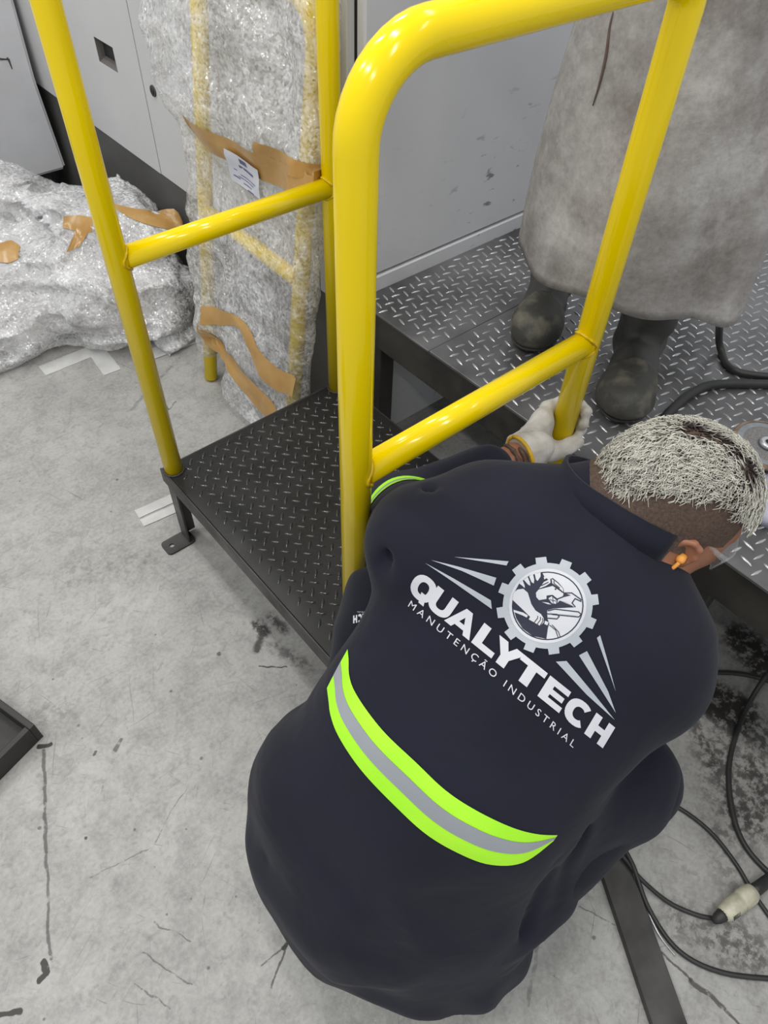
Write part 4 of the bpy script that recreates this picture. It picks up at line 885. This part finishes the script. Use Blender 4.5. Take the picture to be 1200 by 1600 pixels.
g.F += ((0.5 - np.abs(fold - 0.5) * 2) * -0.014 + (fold2 - 0.5) * 0.011) * (0.32 + 0.68 * tw)
def groove(a, b, r, dep):
    h = g.loc([a, b], r * 3 + .02); w = np.exp(-((h.rc(a, b, 0, 0)) / r) ** 2); h.F += (w * dep).astype(np.float32)
groove(P(905, 1290, d=1.0), P(880, 1420, d=1.06), .010, .022); groove(P(862, 1375, d=1.0), P(815, 1450, d=1.06), .012, .018); groove(P(850, 1340, d=.97), P(868, 1325, d=.98), .008, .015)
groove(P(600, 885, d=.93), P(672, 775, d=.95), .011, .022); groove(P(560, 1010, d=.95), P(640, 935, d=.9), .016, .010); groove(P(450, 1200, d=1.08), P(430, 1330, d=1.1), .012, .014); groove(P(480, 1190, d=1.08), P(475, 1300, d=1.1), .010, .012)
groove(P(930, 770, d=.95), P(1000, 850, d=.92), .007, .012); groove(P(1045, 1000, d=.9), P(1090, 985, d=.95), .008, .012); groove(P(985, 1165, d=1.0), P(1060, 1140, d=1.05), .008, .012)
seat = g.plane((0, 0, 0.17), (0, 0, 1)); g.cut(seat, 0.02)
shirt, sb = sdf_obj('shirt', g, M['navy'], wk, 2)
# trousers
g = SDF((-0.02, -0.2, 0.05), (0.86, 0.66, 0.82), 0.0075)
g.RC(hipL, knL, .095, .066, .05); g.RC(hipR, knR, .09, .066, .05); g.RC(hipL, hipR, .10, .10, .05)
g.RC(knL, anL + np.array([0, 0, .03]), .062, .060, .03); g.RC(knR, anR + np.array([0, 0, .03]), .060, .060, .03)
g.F += (0.5 - np.abs(g.noise(11, 31, (1, 1, .7)) - 0.5) * 2) * -0.013
g.cut(g.plane((0, 0, 0.10), (0, 0, 1)), .01)
trousers, tb = sdf_obj('trousers', g, M['navy_t'], wk, 2)
boot(wk, (anL[0] + .23, anL[1] + .04), (1, .1), 0.0, anL + np.array([0, 0, .12])); boot(wk, (anR[0] + .22, anR[1]), (1, 0), 0.0, anR + np.array([0, 0, .12]))
# gloves
g = SDF(np.minimum(wrL, (PO[0], PO[1], GZ)) - .13, np.maximum(wrL, (PO[0], PO[1], GZ)) + .13, 0.0035)
hand_grip(g, .0042, .010); d_ = (wrL - elL) / np.linalg.norm(wrL - elL); g.RC(wrL + d_ * .012, wrL + d_ * .045, .036, .030, .02)
t = g.loc([wrL], .2); t.cut(-t.plane(wrL + d_ * .012, -d_), 0.002) if False else None
g.F[...] = np.maximum(g.F, -g.plane(wrL + d_ * .010, d_)); g.F += (0.5 - np.abs(g.noise(45, 41) - 0.5) * 2) * -0.004
gl, glb = sdf_obj('glove', g, M['glove'], wk, 1, label='pale leather glove gripping the yellow post')
o_ = V(d_).orthogonal().normalized(); s_ = V(d_).cross(o_); cw = V(wrL + d_ * .010)
tube('cuff_binding', [cw + (o_ * math.cos(i * math.pi / 12) + s_ * math.sin(i * math.pi / 12)) * .0365 for i in range(25)], .0036, M['cuff_yellow'], gl, 8, label='yellow bound glove cuff')
g = SDF(wrR - .18, wrR + .18, 0.005); rhand(g, .003); g.RC(wrR - fd * .02, wrR + fd * .02, .038, .032, .02); sdf_obj('glove', g, M['glove'], wk, 1)
cl_ = []
ab_ = math.atan2(float(-hF @ n2_), float(-hF @ n1_))
for i in range(25):
    an = ab_ + math.radians(-98 + 196 * i / 24); dr_ = n1_ * math.cos(an) + n2_ * math.sin(an); cc_ = c7 + nd * .027; h = sb.ray_cast(V(cc_ + dr_ * .16), V(-dr_), .16); hb = bodyb.ray_cast(V(cc_ + dr_ * .16), V(-dr_), .16)
    rs_ = max((np.linalg.norm(np.array(q_[0]) - cc_) for q_ in (h, hb) if q_[0] is not None), default=.066); cl_.append(cc_ + dr_ * (min(rs_, .105) + .0025))
cl_ = [(cl_[max(i - 1, 0)] + 2 * cl_[i] + cl_[min(i + 1, 24)]) / 4 for i in range(25)]
ribbon('collar', cl_, lambda t: nd, lambda t: .044, .005, M["navy"], shirt)
cs = elL + (wrL - elL) * .70
tube('sleeve_cuff', [cs, cs + d_ * .012, cs + d_ * .024, cs + d_ * .034], [.040, .043, .042, .036], M['navy_t'], shirt, 20)
for k in range(3):
    a_ = wrL - d_ * (.012 - .012 * k); tube('tattoo', [V(a_) + (o_ * math.cos(t_) + s_ * math.sin(t_)) * (.0300 + .0006 * k) for t_ in np.linspace(k * .9, k * .9 + 2.2, 8)], [.002, .004, .003, .005, .003, .005, .003, .001], M['scalp'], body, 6, label='dark tattoo on the wrist')
# ear, plug, glasses
g = SDF(HP(0, .08, -.02) - .07, HP(0, .08, -.02) + .07, 0.0025)
EA = ax3(hR + hF * -.25, hU); eo = HP(.010, .087, -.018)
ep = lambda a, b, c=0: eo + EA[1] * a + EA[2] * b + EA[0] * c       # EA[0] outwards, EA[2] head up
fs = 1 if EA[1] @ hF > 0 else -1
g.ELL(ep(-.003 * fs, .002, .004), np.array([EA[1], EA[2], EA[0]]), (.018, .030, .007), .004)
rim = [(.012, -.004), (.013, .014), (.006, .028), (-.006, .031), (-.016, .024), (-.019, .008), (-.014, -.012), (-.006, -.024), (.004, -.026)]
for (a0, b0), (a1, b1) in zip(rim[:-1], rim[1:]): g.RC(ep(a0 * fs, b0, .009), ep(a1 * fs, b1, .009), .0042, .0042, .004)
t = g.loc([eo], .05); t.cut(t.rc(ep(.004 * fs, -.004, .014), ep(-.004 * fs, .012, .014), .008, .007), .005); g.RC(ep(.010 * fs, -.008, .007), ep(.011 * fs, 0, .008), .005, .004, .004)
ear, _ = sdf_obj('ear', g, M['skin'], body, 1)
p0 = ep(.002 * fs, .006, .007); pd = (EA[0] * .8 - EA[2] * .5); pd /= np.linalg.norm(pd)
plug = tube('earplug', [p0, p0 + pd * .006, p0 + pd * .010, p0 + pd * .0115, p0 + pd * .0125], [.006, .0062, .0055, .004, .002], M['orange'], wk, 14, label='orange foam earplug')
tube('cord', spline([p0 + pd * .012, p0 + pd * .016 - EA[2] * .008, p0 - EA[2] * .022 + pd * .010, p0 - EA[2] * .034 + EA[1] * fs * .006], 5), .0026, M['orange'], plug, 8)
gs = empty  # (glasses are worn: a part of the person)
tem = spline([HP(-.055, .080, .004), HP(-.02, .083, .016), HP(.03, .082, .014), HP(.075, .077, .004), HP(.098, .066, -.006)], 6)
lens = ribbon('safety_glasses', spline([HP(.088, .076, -.012), HP(.112, .052, -.018), HP(.122, .02, -.016), HP(.124, 0, -.012), HP(.122, -.02, -.016), HP(.112, -.052, -.018), HP(.088, -.076, -.012)], 4), lambda t: hU, lambda t: .046 - .02 * (2 * abs(t - .5)) ** 3, .0022, M['clear'], wk, label='clear safety glasses')
for sg in (1, -1):
    ribbon('temple', [np.array(q) if sg > 0 else HC + (np.array(q) - HC) - 2 * hR * ((np.array(q) - HC) @ hR) for q in tem], lambda t: hU, lambda t: .007 + .012 * max(0, t - .6), .002, M['clear'], lens)
# hair: dark shaved fade and bleached curls on top
def scalp_pt(th, ph):     # th from crown, ph from forward
    return np.array([math.sin(th) * math.cos(ph), math.sin(th) * math.sin(ph), math.cos(th)])
def on_scalp(n, off=0.0):
    q = HP(-.006 + n[0] * .16, n[1] * .14, .010 + n[2] * .16); o = HP(-.006, 0, .01); d = V(o - q).normalized(); h = bodyb.ray_cast(V(q), d, .2)
    return np.array(h[0] - d * off) if h[0] is not None else HP(-.006 + n[0] * .09, n[1] * .07, .010 + n[2] * .09)
def hairline(n): return n[2] - (-.02 + .12 * max(0, -n[0]) * 0 + .50 * max(0, n[0]) ** 2) > 0
vs, fs_, ids = [], [], {}
NT, NP = 40, 72
for i in range(NT + 1):
    for j in range(NP):
        th = math.pi * .80 * i / NT; n = scalp_pt(th, 2 * math.pi * j / NP); ids[i, j] = len(vs); vs.append(on_scalp(n, .0016))
for i in range(NT):
    for j in range(NP):
        n = scalp_pt(math.pi * .80 * (i + .5) / NT, 2 * math.pi * (j + .5) / NP)
        front = n[0] > .62 and n[2] < .45; face = n[0] > .35 and n[2] < .05; low = n[2] < -.62 + .3 * max(0, n[0]); earz = abs(n[1]) > .5 and n[2] < -.18 and n[0] > -.10
        if not (front or face or low or earz): fs_.append((ids[i, j], ids[i + 1, j], ids[i + 1, (j + 1) % NP], ids[i, (j + 1) % NP]))
fade = py_obj('shaved_hair', vs, fs_, M['scalp'], wk, True, label='short dark shaved fade below the bleached hair')
rng = random.Random(5); vs, fs_, tip = [], [], []
wc = np.array([-.35, -.05, .93]); wc /= np.linalg.norm(wc)
wA = wc - np.array([.50, .28, .15]); wB = wc + np.array([.50, .28, 0])
made = 0; tries = 0
while made < 4300 and tries < 40000:
    tries += 1
    z = rng.uniform(-.15, 1); a = rng.uniform(0, 2 * math.pi); q = math.sqrt(1 - z * z); n = np.array([q * math.cos(a), q * math.sin(a), z])
    edge = .04 + .25 * max(0, n[0]) - .36 * max(0, -n[0]) + 1.25 * n[1] ** 2 + .02 * math.sin(9 * a)
    if n[2] < edge or n[0] > .80: continue
    tt = min(1, max(0, float((n - wA) @ (wB - wA) / ((wB - wA) @ (wB - wA))))); wn = wA + (wB - wA) * tt
    if np.linalg.norm(n - wn) < .10 and rng.random() < .6: continue
    made += 1; away = n - wn; away -= n * (away @ n); away /= np.linalg.norm(away) + 1e-6; sw = np.cross(n, away)
    fl = away * .8 + sw * .55 + np.array([rng.gauss(0, .28), rng.gauss(0, .28), 0]); fl -= n * (fl @ n); fl /= np.linalg.norm(fl) + 1e-6
    root = on_scalp(n, .0008); nw = HA.T @ n; fw_ = HA.T @ fl; sw_ = np.cross(nw, fw_); ln = rng.uniform(.017, .030); cu = rng.uniform(-.4, .4); ph_ = rng.uniform(0, 6.3); lift = rng.uniform(.10, .34)
    o = len(vs)
    for k in range(5):
        t = k / 4; p = root + fw_ * ln * t * .92 + nw * (.002 + ln * lift * math.sin(t * 2.2) * .62) + sw_ * ln * (cu * t * t + .16 * math.sin(t * 6.5 + ph_))
        w_ = .00125 * (1 - .72 * t) * rng.uniform(.9, 1.1)
        for m in range(3): 
            an = 2.094 * m; vs.append(p + sw_ * w_ * math.cos(an) + nw * w_ * math.sin(an)); tip.append(t)
    for k in range(4):
        for m in range(3): fs_.append((o + k * 3 + m, o + k * 3 + (m + 1) % 3, o + k * 3 + 3 + (m + 1) % 3, o + k * 3 + 3 + m))
hair = py_obj('hair', vs, fs_, M['hair'], wk, True, label='short bleached curly hair with dark roots', kind='stuff')
at = hair.data.attributes.new('tip', 'FLOAT', 'POINT'); at.data.foreach_set('value', tip)

# print on the back
def make_sheet(px, py, d):
    o = P(px, py, d=d); n = ray(px, py); n = n / np.linalg.norm(n)
    return (lambda x, y: CAM + ray(x, y) * (((o - CAM) @ n) / (ray(x, y) @ n))), n
sheet, pn = make_sheet(800, 1030, .93); sheet_t, pt = make_sheet(560, 968, 1.08); sheet_s, ps_ = make_sheet(586, 795, 1.15)
def back(name, polys, mat, off, parent=None, ml=.009, **k):
    o = decal(name, polys, sheet, sb, pn, off, mat, parent or shirt, ml); return o
pr = back('back_lettering', word_polys(word_base), M['print_w'], .0012); pr['label'] = 'bold pale lettering reading QUALYTECH'
pr = back('back_small_lettering', [[sub_base(*q) for q in p] for p in SUBTXT], M['print_w'], .0012, None, .02); pr['label'] = 'small pale lettering reading MANUTENÇÃO INDUSTRIAL'
rays = [[lg(*q) for q in w] for w in ([(305, 103), (553, 118), (543, 137)], [(200, 118), (320, 145), (496, 193), (484, 228), (340, 165)], [(172, 130), (300, 198), (470, 294), (474, 334), (300, 215)], [(970, 468), (985, 455), (1020, 560), (1072, 725)], [(887, 550), (925, 530), (1035, 725), (1078, 832)], [(777, 580), (828, 577), (960, 730), (1075, 868), (930, 740)])]
for w in rays: back('printed_ray', [w], M['print_g'], .0012)
gc3 = (557, 548); A0 = math.atan2(145 - 548, 500 - 557); gear_o, gear_i = [], []
for k in range(12):
    for da, rad in ((-.20, 378), (-.125, 378), (-.105, 432), (.105, 432), (.125, 378), (.20, 378)):
        a = A0 + k * math.pi / 6 + da; rx = rad * (1.035 if abs(math.cos(a)) > 0 else 1); gear_o.append(lg3(gc3[0] + rx * math.cos(a) * 1.02, gc3[1] + rad * math.sin(a) * 1.0)); gear_i.append(lg3(gc3[0] + 338 * math.cos(a), gc3[1] + 326 * math.sin(a)))
em = back('printed_gear', ringpoly(gear_o, gear_i), M['print_g'], .0012)
def ell3(rx, ry, n=40, c=gc3): return [(c[0] + rx * math.cos(2 * math.pi * i / n), c[1] + ry * math.sin(2 * math.pi * i / n)) for i in range(n)]
T3 = lambda pl: [[lg3(*q) for q in p] for p in pl]
back('emblem_ring', T3(ringpoly(ell3(344, 328), ell3(318, 302))), M['print_w'], .0015)
back('emblem_outline', T3([ell3(321, 305)]), M['print_n'], .0014)
back('emblem_ground', T3([ell3(306, 291)]), M['print_w'], .0018)
def stroke(pts, w):
    out = []
    for (x0, y0), (x1, y1) in zip(pts[:-1], pts[1:]):
        dx, dy = x1 - x0, y1 - y0; l = math.hypot(dx, dy); nx, ny = -dy / l * w / 2, dx / l * w / 2; ex, ey = dx / l * w * .3, dy / l * w * .3
        out.append([(x0 + nx - ex, y0 + ny - ey), (x1 + nx + ex, y1 + ny + ey), (x1 - nx + ex, y1 - ny + ey), (x0 - nx - ex, y0 - ny - ey)])
    return out
dark = [[(508, 258), (390, 285), (305, 350), (262, 430), (250, 560), (278, 655), (335, 745), (425, 812), (548, 838), (560, 745), (572, 700), (556, 660), (552, 585), (612, 568), (792, 560), (770, 545), (664, 500), (640, 524), (648, 490), (700, 470), (760, 455), (700, 432), (695, 395), (648, 340), (600, 303), (560, 318), (522, 285)]]
dark += stroke([(560, 590), (620, 575), (830, 600), (855, 622), (832, 645), (600, 622)], 9) + stroke([(556, 655), (640, 662), (660, 640), (640, 622), (556, 616)], 9) + stroke([(700, 434), (768, 434), (850, 492), (850, 508), (798, 484), (772, 522), (800, 556)], 10) + stroke([(575, 715), (630, 760), (655, 830)], 7) + stroke([(598, 715), (655, 775), (672, 822)], 7)
back('emblem_figure', T3(dark), M['print_n'], .0022)
lite = [[(302, 352), (335, 328), (352, 372), (352, 392), (330, 372)], [(345, 322), (378, 296), (398, 342), (402, 372), (380, 360)], [(390, 290), (425, 270), (436, 320), (432, 352), (412, 340)], [(440, 268), (492, 255), (492, 290), (466, 330), (452, 318)],
        [(255, 432), (290, 404), (340, 398), (380, 432), (412, 530), (448, 585), (498, 618), (522, 655), (524, 690), (492, 722), (440, 692), (390, 664), (402, 642), (330, 572), (246, 495)],
        [(254, 580), (340, 604), (382, 630), (372, 648), (332, 628), (254, 598)], [(452, 432), (476, 404), (600, 372), (696, 440), (690, 462), (640, 482), (600, 450), (546, 456), (546, 486), (480, 496), (456, 470)],
        [(480, 395), (522, 338), (578, 310), (580, 345), (540, 372)], [(590, 310), (640, 345), (690, 395), (694, 425), (640, 380), (596, 350)], [(520, 290), (552, 300), (524, 316)], [(562, 480), (592, 462), (636, 500), (630, 530), (592, 522)], [(505, 512), (560, 518), (590, 535), (560, 532)],
        [(572, 596), (625, 582), (815, 606), (815, 632), (600, 612)], [(556, 628), (632, 632), (628, 652), (556, 646)], [(535, 676), (566, 690), (556, 718), (528, 705)], [(705, 490), (760, 520), (790, 550), (720, 512), (668, 504)]]
back('emblem_highlights', T3(lite), M['print_w'], .0027)
for ln_ in (stroke([(440, 690), (468, 655), (470, 636)], 7), stroke([(466, 706), (494, 668), (494, 645)], 7), stroke([(492, 718), (516, 680), (512, 655)], 7), stroke([(575, 490), (600, 500), (606, 518)], 6), stroke([(600, 470), (604, 500), (630, 505)], 6), stroke([(500, 370), (560, 340)], 8), stroke([(610, 330), (612, 352), (660, 390)], 8), [ell3(8, 8, 10, (625, 400))]): back('emblem_line', T3(ln_), M['print_n'], .0031)
# reflective band round the waist
top = [(538, 1014), (543, 1030), (547, 1056), (561, 1084), (604, 1137), (655, 1185), (700, 1229), (745, 1262), (800, 1294), (840, 1311), (875, 1320)]
bot = [(504, 1076), (510, 1096), (515, 1118), (530, 1150), (567, 1201), (620, 1257), (667, 1302), (715, 1334), (765, 1357), (818, 1360), (868, 1330)]
rows = band_rows(top, bot, 60, 12)
for nm, a, b, mt in (('lime_band', 0, 4, 'lime'), ('silver_band', 4, 8, 'silver'), ('lime_band', 8, 12, 'lime')):
    strip(nm, [[sheet(*q) for q in r[a:b + 1]] for r in rows], sb, pn, M[mt], shirt, .0018 if mt == 'lime' else .0026, label='lime green reflective band' if mt == 'lime' else 'silver reflective band')
ad = elL - shL; al_ = np.linalg.norm(ad); ad = ad / al_; a1_ = np.cross(ad, (0, 0, 1.0)); a1_ /= np.linalg.norm(a1_); a2_ = np.cross(ad, a1_)
for nm, ta, tb_, mt in (('lime_band', .60, .68, 'lime'), ('silver_band', .68, .75, 'silver'), ('lime_band', .75, .83, 'lime')):
    bm = bmesh.new(); rg = []
    for t_ in (ta, (ta + tb_) / 2, tb_):
        ln_ = []
        for i in range(49):
            an = 2 * math.pi * i / 48; dr_ = a1_ * math.cos(an) + a2_ * math.sin(an); c_ = shL + ad * al_ * t_; h = sb.ray_cast(V(c_ + dr_ * .14), V(-dr_), .14)
            ln_.append(bm.verts.new(h[0] + V(dr_) * .0016) if h[0] is not None and np.linalg.norm(np.array(h[0]) - c_) < .088 else None)
        rg.append(ln_)
    for a in range(2):
        for i in range(48):
            q = (rg[a][i], rg[a][i + 1], rg[a + 1][i + 1], rg[a + 1][i])
            if all(x is not None for x in q): bm.faces.new(q)
    for v in [v for v in bm.verts if not v.link_faces]: bm.verts.remove(v)
    bm_obj(nm, bm, M[mt], shirt, True)
# small upside-down print on the left trouser leg
def small(x, h):     # same word, turned half round
    dx, dy = -.062, .020; X = 552 + (1022 - x) * .062; Y = 968 - (1022 - x) * .012
    return (X, Y - 0 + (h - .5) * 12 * 1.0)
o = decal('trouser_lettering', word_polys(small), sheet_t, tb, pt, .0015, M['print_w'], trousers, .02); o['label'] = 'small upside-down lettering'
o = decal('trouser_small_lettering', [[(582 - 24 * q[0], 955.5 + 2.6 * q[1]) for q in p] for p in text_polys('INDUSTRIAL', 1.5)], sheet_t, tb, pt, .0015, M['print_w'], trousers, .03)
o = decal('trouser_rays', [[(565, 979), (578, 975), (574, 978)], [(562, 977), (574, 984), (571, 987)]], sheet_t, tb, pt, .0015, M['print_w'], trousers, .02)

# ------------------------------------------------------------------ standing worker on the platform
sw = empty('person', (1.30, 0.72, PZ), 'standing person in a long stained leather apron and scuffed black boots on the platform', 'person')
fd2 = np.array([-.88, -.476, 0]); sd2 = np.array([-.476, .88, 0])       # facing, and towards image left
BC = np.array([1.32, 0.712, 0])
toe1 = P(822, 548, z=PZ + .02); toe2 = P(962, 662, z=PZ + .02)
b1 = (toe1 - fd2 * .235) * (1, 1, 0) + (0, 0, PZ); b2 = (toe2 - fd2 * .235) * (1, 1, 0) + (0, 0, PZ)
pel = BC + np.array([0, 0, PZ + .90])
g = SDF((0.95, 0.2, PZ), (1.9, 1.25, 2.42), 0.0125)
hpA, hpB = pel + sd2 * .09, pel - sd2 * .09
for h_, b_ in ((hpA, b1), (hpB, b2)):
    kn = (h_ + b_ + (0, 0, .1)) / 2 + fd2 * .03; g.RC(h_, kn, .085, .058, .05); g.RC(kn, b_ + np.array([0, 0, .09]), .055, .038, .03); g.RC(b_ + np.array([0, 0, .05]), b_ + fd2 * .15 + np.array([0, 0, .04]), .036, .032, .02)
ch = pel + np.array([0, 0, .40]); g.RC(pel, ch, .125, .13, .06); g.RC(ch + sd2 * .15, ch - sd2 * .15, .09, .09, .06)
nk = pel + np.array([0, 0, .58]); g.RC(ch, nk, .09, .055, .06); hc = pel + np.array([0, 0, .70]) + fd2 * .03; A2 = np.array([fd2, sd2, [0, 0, 1.0]])
g.ELL(hc, A2, (.10, .077, .115), .03); g.RC(hc + fd2 * .04 - np.array([0, 0, .06]), hc + fd2 * .055 - np.array([0, 0, .09]), .05, .035, .03); g.RC(hc + fd2 * .10, hc + fd2 * .115 - np.array([0, 0, .035]), .01, .016, .015)
for sg in (1, -1):
    g.ELL(hc + sd2 * .08 * sg - fd2 * .01, A2, (.02, .012, .032), .01)
hw = P(986, -14, d=1.27)
shA = ch + sd2 * .20 + (0, 0, .05); shB = ch - sd2 * .20 + (0, 0, .05); elA = shA + sd2 * .06 - fd2 * .05 - (0, 0, .28); elB = shB - sd2 * .05 - (0, 0, .28) + fd2 * .0
wrA = elA + fd2 * .22 - (0, 0, .08); wrB = hw - (hw - elB) / np.linalg.norm(hw - elB) * .09
for s_, e_, w_ in ((shA, elA, wrA), (shB, elB, wrB)): g.RC(s_, e_, .055, .042, .03); g.RC(e_, w_, .042, .03, .02)
def wglove(g, w, tip, fat):
    d = tip - w; d = d / np.linalg.norm(d); s = np.cross(d, (0, 0, 1.0)); s /= np.linalg.norm(s); n = np.cross(s, d); n = n if n[2] < 0 else -n
    for o_, ln in ((-.03, .9), (-.01, 1.0), (.011, .95), (.03, .8)):
        k0 = w + d * .08 + s * o_; k1 = k0 + (d * .036 + n * .012) * ln; k2 = k1 + (d * .016 + n * .024) * ln; k3 = k2 + (n * .022 - d * .004) * ln
        g.RC(w, k0, .024 + fat, .013 + fat, .015); g.RC(k0, k1, .0105 + fat, .0098 + fat, .004); g.RC(k1, k2, .0098 + fat, .0092 + fat, .004); g.RC(k2, k3, .0092 + fat, .008 + fat, .004)
    t0 = w + d * .03 + s * .025; t1 = t0 + d * .035 + s * .022 + n * .01; t2 = t1 + d * .03 + n * .012; g.RC(t0, t1, .016 + fat, .013 + fat, .012); g.RC(t1, t2, .0125 + fat, .0105 + fat, .004)
for w, e in ((wrA, elA), (wrB, elB)): wglove(g, w, w + (w - e), 0)
sdf_obj('body', g, M['skin'], sw, 1)
for w, e in ((wrA, elA), (wrB, elB)):
    g = SDF(w - .2, w + .2, 0.006); wglove(g, w, w + (w - e), .004); dd = (w - e) / np.linalg.norm(w - e); g.RC(w - dd * .09, w, .055, .038, .02); sdf_obj('glove', g, M['glove_dark'], sw, 1)
g = SDF((0.9, 0.15, 1.2), (1.95, 1.3, 2.1), 0.0125)
g.RC(pel, ch, .15, .15, .06); g.RC(ch + sd2 * .16, ch - sd2 * .16, .105, .105, .06); g.RC(ch, nk - np.array([0, 0, .03]), .11, .07, .05)
for s_, e_, w_ in ((shA, elA, wrA), (shB, elB, wrB)): g.RC(s_, e_, .075, .06, .03); g.RC(e_, e_ + (w_ - e_) * .7, .058, .048, .03)
g.cut(g.plane((0, 0, 1.3), (0, 0, 1)), .01); sdf_obj('jacket', g, M['trouser_grey'], sw, 1)
g = SDF((0.95, 0.25, PZ + .1), (1.8, 1.25, 1.6), 0.0125)
for h_, b_ in ((hpA, b1), (hpB, b2)):
    kn = (h_ + b_ + (0, 0, .1)) / 2 + fd2 * .03; g.RC(h_, kn, .10, .075, .05); g.RC(kn, b_ + np.array([0, 0, .22]), .072, .062, .03)
g.RC(hpA, hpB, .11, .11, .05); g.F += (0.5 - np.abs(g.noise(9, 51) - 0.5) * 2) * -0.012; g.cut(g.plane((0, 0, PZ + .2), (0, 0, 1)), .01); sdf_obj('trousers', g, M['trouser_grey'], sw, 1)
for t_, b_ in ((toe1, b1), (toe2, b2)): boot(sw, t_, fd2, PZ + .001, b_ + np.array([0, 0, .27]) + fd2 * .02, sc=1.04)
# leather apron: one sheet wrapped round the front, with folds and a hem
rows = []
NV, NU = 46, 96
for i in range(NV + 1):
    t = i / NV; z = .815 + (1.56 - .815) * t; row = []
    c = np.array([1.25, .677, 0]) * (1 - t) + np.array([1.275, .69, 0]) * t
    for j in range(NU + 1):
        u = -1 + 2 * j / NU; th = u * (1.85 if u > 0 else 1.62); a = .212 - .012 * t + .012 * math.sin(t * 5 + 1); b = .205 - .035 * t
        f = 1 + .022 * (1 - t * .6) * math.sin(th * 5 + 2 * t + .6) + .014 * math.sin(th * 9 - 3 * t) * (1 - t) + .010 * math.sin(th * 3 + 9 * t)
        p = c + fd2 * b * math.cos(th) * f + sd2 * a * math.sin(th) * f
        zz = z + (.03 * u * u + .012 * math.sin(th * 3 + 1) + .008 * math.sin(th * 7)) * (1 - t) ** 2
        p = p + (0, 0, zz) + fd2 * (.16 * max(0, -u - .42) * (1 - .8 * t)) - (0, 0, .03 * max(0, -u - .3) * (1 - t) ** 2)
        row.append(p)
    rows.append(row)
bm = bmesh.new(); vs = [[bm.verts.new(V(p)) for p in r] for r in rows]
for i in range(NV):
    for j in range(NU): bm.faces.new((vs[i][j], vs[i][j + 1], vs[i + 1][j + 1], vs[i + 1][j]))
bmesh.ops.recalc_face_normals(bm, faces=bm.faces[:]); bmesh.ops.solidify(bm, geom=bm.faces[:], thickness=0.004)
ap = bm_obj('leather_apron', bm, M['apron'], sw, True, label='long pale grey leather apron stained dark')
me = ap.data
apb = BVHTree.FromPolygons([v.co[:] for v in me.vertices], [p.vertices[:] for p in me.polygons])
def onap(px, py):
    r = V(ray(px, py)).normalized(); h = apb.ray_cast(V(CAM), r, 5); return (h[0] - r * .002) if h[0] is not None else V(CAM) + r * 1.6
sm = [onap(*q) for q in spline([(958, 18), (952, 45), (948, 80), (942, 110), (934, 140), (926, 165)], 4)]
tube('seam', sm, [.0008 + .0016 * math.sin(math.pi * i / (len(sm) - 1)) for i in range(len(sm))], pm('seam_brown', (0.09, 0.06, 0.045), (0.14, 0.10, 0.08), 40, 0.9), ap, 6, label='brown seam line')
